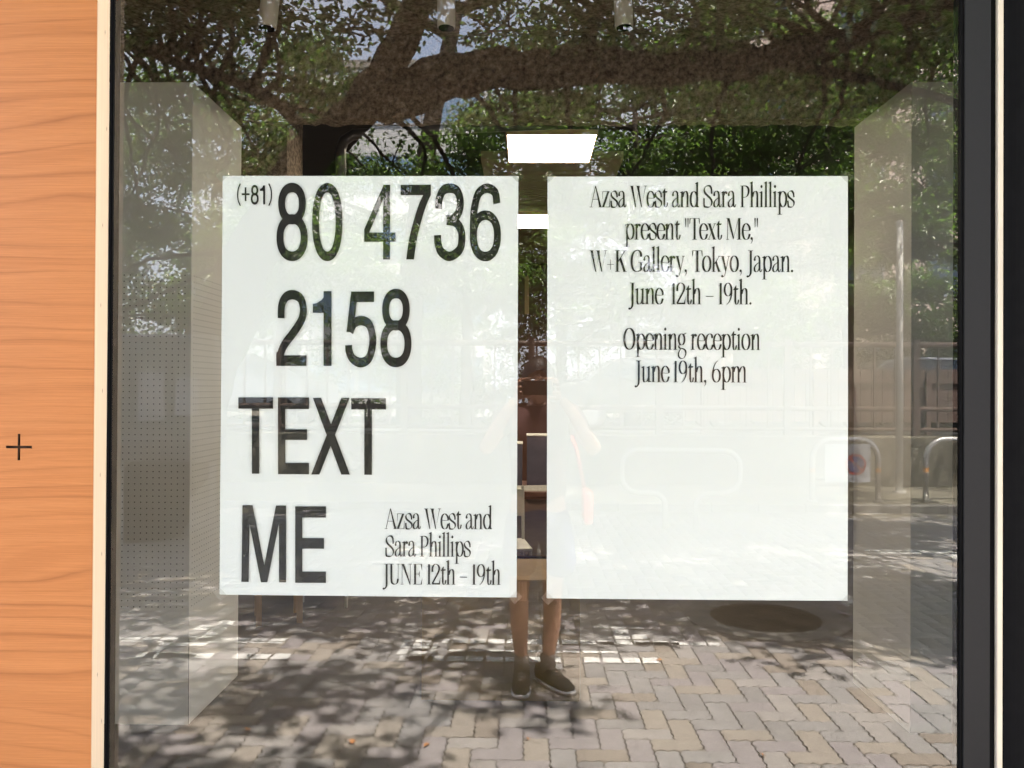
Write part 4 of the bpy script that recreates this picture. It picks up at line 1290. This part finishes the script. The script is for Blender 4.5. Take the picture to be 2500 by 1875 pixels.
limb(b, [C[-1], (3, -15, 10.6), (8, -15, 11.0)], 0.14, 0.05, 8, 0.05, 62); limb(b, [C[-2], (-5, -15, 10.6), (-9, -15, 11.2)], 0.14, 0.05, 8, 0.05, 63)
b.build('trunk', M['bark'], tall, True)
tc = []
r = random.Random(88)
for k in range(120):
    y = r.uniform(-19, -14.0)
    tc.append((r.uniform(-12, 13), y, 3.6 + 0.47 * -y + r.uniform(0, 1.6), 1.2, 1.0, .4, 230))
leaf_cloud('crown', tc, tall, LEAVES, (0.13, 0.19), 64)
park_tree('bushy tree beyond the fence behind the grey pole', 6.6, -14.6, 7.5, 2.2, 2.4, 60, 420, 31)
park_tree('tree beyond the fence with dense low foliage at the right edge', 9.6, -15.5, 8.0, 2.0, 2.4, 54, 420, 32)
park_tree('tree beyond the fence behind the right poster', 2.2, -15.5, 7.5, 2.8, 2.4, 40, 420, 33)
park_tree('tree beyond the fence just left of the photographer', -1.2, -14.8, 6.2, 3.0, 1.6, 26, 380, 34)
park_tree('tree beyond the fence at the left behind the notice board', -8.2, -14.0, 7.0, 2.2, 2.2, 44, 420, 35)
park_tree('tallest tree in the park behind the pinkish building edge', 5.2, -18.0, 10.5, 5.0, 3.0, 52, 420, 36, (0.11, 0.16), 0.22)
park_tree('small tree beyond the fence left of the leaning trunk', -4.6, -13.4, 6.4, 2.6, 1.7, 26, 380, 38)
park_tree('tree beyond the fence between the photographer and the tallest tree', 1.0, -19.0, 9.5, 3.5, 2.4, 34, 420, 39, (0.11, 0.16), 0.2)
park_tree('tall tree far left behind the leaning trunk', -5.8, -18.5, 9.5, 4.0, 2.0, 30, 420, 37, (0.11, 0.16), 0.22)

# ================================================================== FAR SIDE: WALL, FENCE, BARRIERS, POLE, BUILDINGS
wl = MB().box(-20, 20, -11.2, -10.75, 0.0, 0.86).build('retaining_wall', M['old_concrete'], None, bevel=0.02)
tag(wl, 'low mossy concrete retaining wall along the far footpath', 'wall')
fn = thing('park_fence', 'dark brown fence of rails posts and pickets on top of the low wall', 'fence', (0, -11.0, 0.86))
for z, rr in ((1.42, 0.045), (0.42, 0.04), (0.10, 0.03)):
    MB().tube([(-12, 0, z), (12, 0, z)], rr, 10).build('rail', M['fence'], fn, True)
x = -11.9
while x < 12:
    MB().box(-0.05, 0.05, -0.05, 0.05, 0.0, 1.5).build('post', M['fence'], fn).location = (x, 0, 0); x += 2.0
pkm = MB().box(-0.016, 0.016, -0.016, 0.016, 0.11, 1.40).mesh('picket', M['fence'])
x = -11.7
while x < 11.8:
    o = bpy.data.objects.new('picket', pkm); COL.objects.link(o); o.parent = fn; o.location = (x, 0, 0); x += 0.33
bdm = MB().box(-0.09, 0.09, -0.01, 0.01, 0.0, 0.95).mesh('board', M['board'])
bf = thing('board_fence', 'weathered red brown board fence standing behind the brown railing', 'fence', (0, -13.0, 0.1))
x = 3.0
while x < 11:
    o = bpy.data.objects.new('board', bdm); COL.objects.link(o); o.parent = bf; o.location = (x, 0, 0.9); x += 0.196
MB().box(3, 11, 0.02, 0.06, 0.3, 0.38).build('rail', M['board'], bf)
MB().box(3, 11, 0.012, 0.05, 1.6, 1.68).build('rail', M['board'], bf)
for x in (3.2, 5.2, 7.2, 9.2, 10.8):
    MB().box(x - .04, x + .04, 0.07, 0.15, 0, 1.8).build('post', M['board'], bf)

pole = thing('street_pole', 'slim pale grey steel pole rising from the far footpath beside the barriers', 'pole', (5.40, -10.0, 0.095))
MB().tube([(0, 0, 0), (0, 0, 3.9), (0, 0, 3.93)], [0.052, 0.044, 0.02], 16).build('shaft', M['pole'], pole, True)
MB().tube([(0, 0, 0), (0, 0, 0.03)], 0.09, 16).build('base_plate', M['pole'], pole)
MB().tube([(0, 0, 2.76), (0, 0, 2.80)], 0.05, 16).build('clamp', M['galv'], pole)

def arc(cx, cz, r, a0, a1, n=8): return [(cx + r * math.cos(rad(a0 + (a1 - a0) * k / n)), 0, cz + r * math.sin(rad(a0 + (a1 - a0) * k / n))) for k in range(n + 1)]
G_BAR = 'tubular barriers along the far kerb'
b1 = thing('street_barrier', 'steel tube barrier shaped like a wide loop on two close legs', 'barrier', (1.75, -7.3, 0.0), 0.03, G_BAR)
w, s2 = 0.66, 0.17
pth = [(-s2, 0, 0), (-s2, 0, 0.26)] + arc(-s2 - 0.14, 0.26, 0.14, 0, 90, 5)[1:] + arc(-w + 0.2, 0.60, 0.2, 270, 180, 6) + arc(-w + 0.18, 0.70, 0.18, 180, 90, 6)[1:]
pth = pth + [(-p[0], 0, p[2]) for p in reversed(pth)]
MB().tube(pth, 0.032, 12).build('tube_loop', M['galv'], b1, True)
def arch(lab, x, y, wd, rr=0.26, sign=False, ht=0.92):
    t = thing('street_barrier', lab, 'barrier', (x, y, 0.095 if y < -8.7 else 0), -0.05, G_BAR)
    h = ht - 0.095
    P = [(-wd / 2, 0, 0), (-wd / 2, 0, h - rr)] + arc(-wd / 2 + rr, h - rr, rr, 180, 90, 6)[1:] + arc(wd / 2 - rr, h - rr, rr, 90, 0, 6) + [(wd / 2, 0, 0)]
    MB().tube(P, 0.038, 14).build('arch_tube', M['galv'], t, True)
    for s_ in (-1, 1):
        MB().tube([(s_ * wd / 2, 0, 0), (s_ * wd / 2, 0, 0.03)], 0.07, 14).build('foot_flange', M['galv'], t)
        MB().tube([(s_ * wd / 2, 0, h - rr - 0.17), (s_ * wd / 2, 0, h - rr - 0.12)], 0.0395, 14).build('orange_band', M['orange'], t)
    if sign:
        MB().tube([(-wd / 2, 0, h - 0.52), (wd / 2 - .04, 0, h - 0.52)], 0.02, 10).build('cross_bar', M['galv'], t, True)
    return t
ar = arch('arched barrier carrying the white no bicycle sign board', 4.22, -8.95, 0.88, sign=True)
arch('arched barrier standing alone right of the grey pole', 5.98, -9.1, 1.3)
# sign: white plate with no-bicycle roundel
sg = thing('no_bicycle_sign', 'white sign board with round red and blue no bicycle symbol on the barrier', 'sign', (4.30, -8.925, 0.36), -0.05)
MB().box(-0.38, 0.23, 0.02, 0.035, 0.0, 0.50).build('sign_plate', M['sign_white'], sg, bevel=0.004)
def disc_xz(b, cx, cz, r, y0, y1, seg=40):
    P = [(cx + r * math.cos(2 * math.pi * k / seg), cz + r * math.sin(2 * math.pi * k / seg)) for k in range(seg)]
    b.poly(P, y0, y1)
cxs, czs = 0.035, 0.235
d = MB(); disc_xz(d, cxs, czs, 0.138, 0.036, 0.038); d.build('red_ring', M['sign_red'], sg)
d = MB(); disc_xz(d, cxs, czs, 0.108, 0.0385, 0.040); d.build('blue_disc', M['sign_blue'], sg)
d = MB()
d.poly([(cxs - 0.095, czs + 0.070), (cxs - 0.070, czs + 0.095), (cxs + 0.095, czs - 0.070), (cxs + 0.070, czs - 0.095)], 0.0405, 0.042)
d.build('red_slash', M['sign_red'], sg)
bk = MB()
def wheel(cx):
    P = [(cx + 0.034 * math.cos(2 * math.pi * k / 20), 0.0435, czs - 0.014 + 0.034 * math.sin(2 * math.pi * k / 20)) for k in range(21)]
    bk.tube(P, 0.0035, 5)
wheel(cxs - 0.052); wheel(cxs + 0.052)
y_ = 0.0435; A_ = (cxs - 0.052, y_, czs - 0.014); B_ = (cxs + 0.052, y_, czs - 0.014); Cc = (cxs - 0.004, y_, czs - 0.016); Dd = (cxs - 0.018, y_, czs + 0.034); Ee = (cxs + 0.036, y_, czs + 0.030)
for p, q in ((A_, Cc), (A_, Dd), (Dd, Cc), (Dd, Ee), (Cc, Ee), (Ee, B_)): bk.tube([p, q], 0.0035, 5)
bk.tube([(cxs - 0.032, y_, czs + 0.040), (cxs - 0.006, y_, czs + 0.040)], 0.004, 5)
bk.tube([Ee, (cxs + 0.030, y_, czs + 0.052), (cxs + 0.048, y_, czs + 0.056)], 0.0035, 5)
bk.build('bicycle_symbol', M['sign_white'], sg)

# notice board at the left
nb = thing('notice_board', 'pale framed notice board on two posts in the street at the left', 'notice board', (-3.24, -5.6, 0))
MB().box(-0.60, 0.37, -0.03, 0.0, 1.10, 2.02).build('board_face', mat('board_grey_green', (0.24, 0.255, 0.22), 0.5), nb)
b = MB(); b.box(-0.63, 0.40, -0.05, 0.02, 2.021, 2.05); b.box(-0.63, 0.40, -0.05, 0.02, 1.07, 1.099); b.box(-0.63, -0.601, -0.05, 0.02, 1.10, 2.02); b.box(0.371, 0.40, -0.05, 0.02, 1.10, 2.02)
b.build('frame', M['alu'], nb)
MB().box(-0.62, 0.39, 0.003, 0.01, 0.87, 1.06).build('lower_tray', M['concrete'], nb)
for x in (-0.55, 0.32): MB().tube([(x, -0.085, 0), (x, -0.085, 2.0)], 0.03, 10).build('post', M['alu'], nb)
MB().box(-0.35, -0.1, 0.001, 0.004, 1.25, 1.7).build('notice_sheet', M['wall_white'], nb)
MB().box(0.0, 0.22, 0.001, 0.004, 1.3, 1.65).build('notice_sheet', M['sign_white'], nb)

# cars parked beyond the board fence
def car(x, y, m, lab, rz=0):
    c = thing('parked_car', lab, 'car', (x, y, 0.004), rz, 'cars parked beyond the fence')
    prof = [(-2.1, 0.35), (-2.15, 0.75), (-1.95, 0.92), (-1.35, 1.0), (-0.8, 1.42), (-0.3, 1.5), (0.8, 1.48), (1.35, 1.25), (1.75, 1.02), (2.1, 0.95), (2.15, 0.5), (2.1, 0.35)]
    MB().poly(prof, -0.82, 0.82).build('body', m, c, bevel=0.06)
    MB().poly([(-1.18, 1.03), (-0.75, 1.38), (-0.3, 1.44), (0.2, 1.44), (0.2, 1.03)], 0.822, 0.83).build('side_window', M['win_dark'], c)
    MB().poly([(0.28, 1.03), (0.28, 1.44), (0.8, 1.42), (1.25, 1.22), (1.45, 1.03)], 0.822, 0.83).build('side_window', M['win_dark'], c)
    for sx in (-1.3, 1.35):
        for sy in (-0.74, 0.74):
            wv = MB().tube([(sx, sy - 0.1, 0.31), (sx, sy + 0.1, 0.31)], 0.31, 20).build('wheel', M['frame_black'], c)
            MB().tube([(sx, sy - 0.102, 0.31), (sx, sy + 0.102, 0.31)], 0.19, 14).build('rim', M['alu'], wv)
    for s_ in (-1, 1): MB().box(-2.17, -2.13, s_ * 0.6 - 0.14, s_ * 0.6 + 0.14, 0.66, 0.78).build('headlight', M['sign_white'], c)
park = MB().box(-20, 20, -22, -13.95, 0.1, 0.75).build('car_park_deck', M['asphalt'])
struct(park)
mw = mat('white_car_paint', (0.7, 0.71, 0.72), 0.15); mg = mat('dark_car_paint', (0.08, 0.085, 0.09), 0.2); ms = mat('silver_car_paint', (0.42, 0.43, 0.45), 0.2, 0.5)
for (x, m_, lab) in ((2.6, mg, 'dark grey hatchback parked beyond the fence behind the right poster'), (7.9, ms, 'silver hatchback parked beyond the fence behind the grey pole'), (-6.2, ms, 'silver hatchback parked beyond the fence at the far left')):
    car(x, -15.2, m_, lab); 
for o in bpy.data.objects:
    if o.name.startswith('parked_car'): o.location.z = 0.75
for o in bpy.data.objects:
    if o.name.startswith('park_tree'): o.location.z = 0.0

def building(name, lab, x0, x1, y, dep, h, wm, pm_, cols, rows, ww, wh, z0, strip=False):
    t = thing(name, lab, 'building')
    MB().box(x0, x1, y - dep, y, 0, h).build('wall', wm, t)
    MB().box(x0 - .1, x1 + .1, y - dep - .1, y + .1, h + .002, h + .3).build('roof', M['concrete'], t)
    fx = (x1 - x0) / cols; fz = (h - z0) / rows
    fm = MB(); fm.box(-ww / 2 - .06, ww / 2 + .06, 0.003, 0.06, -wh / 2 - .06, -wh / 2); fm.box(-ww / 2 - .06, ww / 2 + .06, 0.003, 0.06, wh / 2, wh / 2 + .06)
    fm.box(-ww / 2 - .06, -ww / 2, 0.003, 0.06, -wh / 2, wh / 2); fm.box(ww / 2, ww / 2 + .06, 0.003, 0.06, -wh / 2, wh / 2)
    fme = fm.mesh('window', M['alu']); gme = MB().box(-ww / 2, ww / 2, 0.003, 0.03, -wh / 2, wh / 2).mesh('pane', pm_)
    for i in range(cols):
        for k in range(rows):
            f = bpy.data.objects.new('window', fme); COL.objects.link(f); f.parent = t
            f.location = (x0 + fx * (i + .5), y, z0 + fz * (k + .5) - 0.2)
            g_ = bpy.data.objects.new('pane', gme); COL.objects.link(g_); g_.parent = f
    return t
bA = building('office_building', 'pale office block with blue window bands far behind the leaning tree', -9.0, -1.6, -30, 8, 14, M['wall_white'], M['win_blue'], 3, 5, 2.3, 1.3, 1.0)
bB = building('apartment_block', 'pinkish apartment block behind the trees at the right', 6.6, 22.0, -26, 8, 16, M['wall_pink'], M['win_dark'], 5, 5, 1.5, 1.3, 1.2)
# sloping outside stair with railing in front of the pale block
sr = thing('outdoor_stair', 'sloping grey outdoor stair with thin railing before the pale office block', 'stair', (-5.6, -28.6, 0))
prof = [(-1.6, 9.0), (3.2, 7.2), (3.2, 6.8), (-1.6, 8.6)]
MB().poly(prof, -0.6, 0.6).build('stair_flight', M['wall_white'], sr)
MB().box(3.2, 3.5, -0.6, 0.6, 0, 7.25).build('stair_pier', M['wall_white'], sr)
k = 0
x = -1.5
bal = MB().box(-0.012, 0.012, -0.012, 0.012, 0, 1.0).mesh('baluster', M['pipe'])
while x < 3.2:
    o = bpy.data.objects.new('baluster', bal); COL.objects.link(o); o.parent = sr; o.location = (x, 0.56, 9.0 - (x + 1.6) * 0.375); x += 0.13
MB().tube([(-1.6, 0.56, 10.0), (3.2, 0.56, 8.2)], 0.03, 8).build('handrail', M['pipe'], sr)

# ================================================================== THE PHOTOGRAPHER (standing in the street, seen in the glass)
def skin_mesh(name, V, E, R, m, parent, root=0, lv=2):
    me = bpy.data.meshes.new(name)
    bm = bmesh.new()
    ly = bm.verts.layers.skin.verify()
    vs = []
    for i, (p, r_) in enumerate(zip(V, R)):
        v = bm.verts.new(p); rr = r_ if isinstance(r_, tuple) else (r_, r_)
        v[ly].radius = rr; v[ly].use_root = (i == root); vs.append(v)
    for a_, b_ in E: bm.edges.new((vs[a_], vs[b_]))
    bm.to_mesh(me); bm.free()
    me.materials.append(m)
    o = bpy.data.objects.new(name, me); COL.objects.link(o); o.parent = parent
    sk = o.modifiers.new('skin', 'SKIN'); sk.use_smooth_shade = True
    sb = o.modifiers.new('sub', 'SUBSURF'); sb.levels = lv; sb.render_levels = lv
    return o
PX = 0.075
pe = thing('person', 'person in dark T-shirt and shorts holding up a phone, seen in the glass', 'person', (PX, -2.34, 0))
# local frame: x right, y towards the window; feet on z=0
V = [(0, 0, 0.93), (0, 0.01, 1.08), (0, 0.0, 1.24), (0, -0.01, 1.38), (0, -0.005, 1.47), (0, 0.01, 1.53),          # 0-5 spine, neck
     (-0.17, 0.0, 1.415), (-0.285, 0.12, 1.24), (-0.17, 0.24, 1.44), (-0.115, 0.262, 1.515),                      # 6-9 left arm
     (0.17, 0.0, 1.415), (0.29, 0.12, 1.24), (0.165, 0.24, 1.44), (0.105, 0.262, 1.515),                            # 10-13 right arm
     (-0.09, 0, 0.88), (-0.10, 0.02, 0.50), (-0.10, -0.01, 0.33), (-0.085, 0.0, 0.10), (-0.083, 0.06, 0.05),        # 14-18 left leg
     (0.08, 0, 0.88), (0.075, 0.0, 0.50), (0.075, -0.03, 0.33), (0.052, -0.02, 0.10), (0.080, 0.02, 0.05)]            # 19-23 right leg
E_ = [(0, 1), (1, 2), (2, 3), (3, 4), (4, 5), (3, 6), (6, 7), (7, 8), (8, 9), (3, 10), (10, 11), (11, 12), (12, 13),
      (0, 14), (14, 15), (15, 16), (16, 17), (17, 18), (0, 19), (19, 20), (20, 21), (21, 22), (22, 23)]
R_ = [(.13, .10), (.13, .095), (.15, .10), (.13, .09), .055, .052, .055, .042, .032, .024, .055, .042, .032, .024,
      .085, .054, .053, .031, .018, .085, .054, .053, .031, .018]
body = skin_mesh('body', V, E_, R_, M['skin'], pe)
# head
def head():
    b = MB(); nu, nv = 28, 22
    V = []; F = []
    for j in range(nv + 1):
        ph = math.pi * j / nv
        for i in range(nu):
            th = 2 * math.pi * i / nu
            x = math.sin(ph) * math.sin(th); y = math.sin(ph) * math.cos(th); z = math.cos(ph)
            sx = 0.076 * (1 - 0.22 * max(0, -z)); sy = 0.094; sz = 0.118
            X, Y, Z = x * sx, y * sy, z * sz
            if y > 0:  # face
                Y -= 0.010 * y
                g = lambda cx_, cz_, s_: math.exp(-(((X - cx_) ** 2 + (Z - cz_) ** 2) / s_ ** 2))
                Y += 0.020 * g(0, -0.025, 0.013) + 0.010 * g(0, -0.005, 0.010)     # nose
                Y -= 0.010 * (g(-0.03, 0.008, 0.015) + g(0.03, 0.008, 0.015))       # eye sockets
                Y += 0.006 * g(0, -0.058, 0.016) - 0.004 * g(0, -0.072, 0.008) + 0.008 * g(0, -0.092, 0.018)
            V.append((X, Y, Z))
    for j in range(nv):
        for i in range(nu):
            i2 = (i + 1) % nu
            F.append((j * nu + i, j * nu + i2, (j + 1) * nu + i2, (j + 1) * nu + i))
    b.add(V, F)
    return b
hd = head().build('head', M['skin'], pe, True); hd.location = (-0.005, 0.035, 1.595)
b = MB()
for s_ in (-1, 1):
    b.tube([(s_ * 0.073, -0.004, 0.02), (s_ * 0.084, -0.012, 0.005), (s_ * 0.078, -0.006, -0.022)], [0.008, 0.013, 0.007], 8)
b.build('ear', M['skin'], pe, True).location = hd.location
b = MB()
for s_ in (-1, 1):
    b.tube([(s_ * 0.03, 0.062, 0.008), (s_ * 0.03, 0.078, 0.008)], 0.011, 12)
b.build('eye', M['sign_white'], pe, True).location = hd.location
MB().tube([(-0.022, 0.083, -0.06), (0, 0.089, -0.058), (0.022, 0.083, -0.06)], [0.002, 0.005, 0.002], 8).build('mouth', mat('lips', (0.4, 0.14, 0.1), 0.5), pe, True).location = hd.location
# hair: shell over skull with rough locks
b = MB(); V = []; F = []; nu, nv = 30, 14; rh = random.Random(8)
for j in range(nv + 1):
    ph = math.pi * 0.62 * j / nv
    for i in range(nu):
        th = 2 * math.pi * i / nu
        front = max(0, math.cos(th))
        p2 = ph * (1 - 0.42 * front ** 1.5)
        k_ = 1.0 + rh.uniform(0, 0.05)
        V.append((0.088 * k_ * math.sin(p2) * math.sin(th), 0.106 * k_ * math.sin(p2) * math.cos(th) - 0.006, 0.132 * k_ * math.cos(p2) + 0.004))
for j in range(nv):
    for i in range(nu):
        i2 = (i + 1) % nu
        F.append((j * nu + i, j * nu + i2, (j + 1) * nu + i2, (j + 1) * nu + i))
b.add(V, F)
b.build('hair', M['hair'], pe, True).location = hd.location
# clothes
skin_mesh('t_shirt', [(0, 0, 0.92), (0, 0.01, 1.08), (0, 0, 1.24), (0, -0.01, 1.39), (0, -0.008, 1.44), (-0.17, 0.0, 1.42), (-0.235, 0.07, 1.32), (0.17, 0.0, 1.42), (0.24, 0.07, 1.32)],
          [(0, 1), (1, 2), (2, 3), (3, 4), (3, 5), (5, 6), (3, 7), (7, 8)], [(.165, .125), (.155, .115), (.17, .115), (.15, .105), .075, .078, .066, .078, .066], M['shirt'], pe)
skin_mesh('shorts', [(0, 0, 0.98), (0, 0, 0.90), (-0.095, 0, 0.82), (-0.10, 0.01, 0.56), (0.095, 0, 0.82), (0.115, 0.0, 0.56)],
          [(0, 1), (1, 2), (2, 3), (1, 4), (4, 5)], [(.15, .115), (.15, .12), .10, .10, .10, .10], M['shorts'], pe, 1)
for (x, y, an) in ((-0.085, 0.0, 0.02), (0.052, -0.02, -0.62)):
    s_ = bpy.data.objects.new('shoe', None); COL.objects.link(s_); s_.parent = pe; s_.location = (x, y, 0); s_.rotation_euler = (0, 0, an); s_.scale = (1.0, 1.0, 1.0)
    # lofted sneaker, toe towards +y
    def loft(secs, name, m, seg=18):
        b = MB(); V = []; F = []
        for (yy, hw, z0, z1) in secs:
            for k in range(seg):
                t = 2 * math.pi * k / seg
                c, s2_ = math.cos(t), math.sin(t)
                V.append((hw * math.copysign(abs(c) ** 0.7, c), yy, (z0 + z1) / 2 + (z1 - z0) / 2 * math.copysign(abs(s2_) ** 0.8, s2_)))
        n2 = len(secs)
        for i in range(n2 - 1):
            for k in range(seg):
                k2 = (k + 1) % seg
                F.append((i * seg + k, i * seg + k2, (i + 1) * seg + k2, (i + 1) * seg + k))
        F.append(tuple(range(seg))); F.append(tuple((n2 - 1) * seg + k for k in range(seg)))
        b.add(V, F)
        return b.build(name, m, s_, True)
    loft([(-0.085, 0.022, 0.02, 0.07), (-0.07, 0.036, 0.016, 0.105), (-0.02, 0.040, 0.014, 0.112), (0.03, 0.042, 0.014, 0.10), (0.09, 0.047, 0.014, 0.075), (0.15, 0.046, 0.014, 0.058), (0.19, 0.034, 0.016, 0.045), (0.203, 0.014, 0.02, 0.034)], 'upper', M['shoe'])
    loft([(-0.092, 0.020, 0.002, 0.026), (-0.08, 0.036, 0.001, 0.027), (0.0, 0.042, 0.001, 0.027), (0.09, 0.051, 0.001, 0.026), (0.155, 0.050, 0.001, 0.026), (0.198, 0.036, 0.003, 0.026), (0.212, 0.014, 0.006, 0.024)], 'sole', M['sole'])
    lc = MB()
    for q in range(4): lc.tube([(-0.018, 0.045 + q * 0.022, 0.094 - q * 0.009), (0.018, 0.049 + q * 0.022, 0.094 - q * 0.009)], 0.003, 5)
    lc.build('laces', M['sock'], s_)
    MB().tube([(0, 0.004, 0.06), (0, 0.002, 0.115), (0, 0.0, 0.16)], [0.042, 0.041, 0.040], 16).build('sock', M['sock'], s_, True)
# hands: palm plus five bent fingers, each its own chain, closing on the phone
ph = thing('smartphone', 'black smartphone held sideways in both hands in front of the face', 'phone', (0.063, -2.050, 1.566))
MB().box(-0.0715, 0.0715, -0.004, 0.004, -0.035, 0.035).build('phone_body', M['phone'], ph, bevel=0.003)
MB().tube([(-0.060, 0.0042, 0.022), (-0.060, 0.0055, 0.022)], 0.006, 14).build('lens_ring', M['pipe'], ph)
MB().box(-0.064, 0.064, -0.0052, -0.0042, -0.031, 0.031).build('screen', M['frame_black'], ph)
for sd_ in (-1, 1):
    # phone centre in person space
    cx, cyy, cz = 0.063 - PX, 0.29, 1.566
    ex = cx + sd_ * 0.0715
    px0 = ex + sd_ * 0.022
    Vh = [(px0 + sd_ * 0.006, cyy - 0.055, cz - 0.060), (px0, cyy - 0.035, cz - 0.035), (px0 - sd_ * 0.002, cyy - 0.026, cz - 0.005)]
    skin_mesh('palm', Vh, [(0, 1), (1, 2)], [(.020, .016), (.028, .014), (.024, .012)], M['skin'], pe, 0, 2)
    fs = [((px0 + sd_ * .004, cyy - 0.022, cz + 0.012), (px0 - sd_ * 0.002, cyy - 0.002, cz + 0.042), (ex - sd_ * 0.022, cyy + 0.004, cz + 0.047), (ex - sd_ * 0.040, cyy + 0.0, cz + 0.043), .0085),
          ((px0 + sd_ * .008, cyy - 0.020, cz + 0.004), (px0 + sd_ * 0.006, cyy + 0.006, cz + 0.026), (px0 - sd_ * 0.008, cyy + 0.014, cz + 0.032), (ex - sd_ * 0.004, cyy + 0.012, cz + 0.030), .0085),
          ((px0 + sd_ * .009, cyy - 0.022, cz - 0.010), (px0 + sd_ * 0.008, cyy + 0.006, cz + 0.004), (px0 - sd_ * 0.006, cyy + 0.014, cz + 0.006), (ex - sd_ * 0.002, cyy + 0.012, cz + 0.006), .008),
          ((px0 + sd_ * .008, cyy - 0.026, cz - 0.026), (px0 + sd_ * 0.005, cyy + 0.002, cz - 0.020), (px0 - sd_ * 0.008, cyy + 0.010, cz - 0.022), (ex - sd_ * 0.002, cyy + 0.010, cz - 0.021), .007),
          ((px0 - sd_ * .002, cyy - 0.040, cz - 0.046), (ex + sd_ * 0.004, cyy - 0.024, cz - 0.048), (ex - sd_ * 0.014, cyy - 0.014, cz - 0.044), (ex - sd_ * 0.034, cyy - 0.008, cz - 0.041), .0095)]
    if sd_ < 0:   # keep the fingers of this hand clear of the lens
        fs = [tuple((min(q[0], cx - 0.0775) if isinstance(q, tuple) and fi in (1, 2, 3) else q[0], q[1], q[2]) if isinstance(q, tuple) else q for q in f_) for fi, f_ in enumerate(fs)]
    for f_ in fs:
        skin_mesh('finger', f_[:4], [(0, 1), (1, 2), (2, 3)], [f_[4], f_[4], f_[4] * .92, f_[4] * .75], M['skin'], pe, 0, 1)
# red shoulder bag on the hip
bg_ = thing('shoulder_bag', 'red bag hanging on the photographer hip at the right', 'bag', (PX + 0.24, -2.46, 0.72))
MB().box(0.0, 0.05, -0.10, 0.10, 0.12, 0.30).build('bag_body', M['bag'], bg_, bevel=0.02)
MB().tube([(0.015, -0.1, 0.30), (-0.03, -0.05, 0.50), (-0.12, 0.0, 0.735)], 0.011, 8).build('strap', M['bag'], bg_, True)
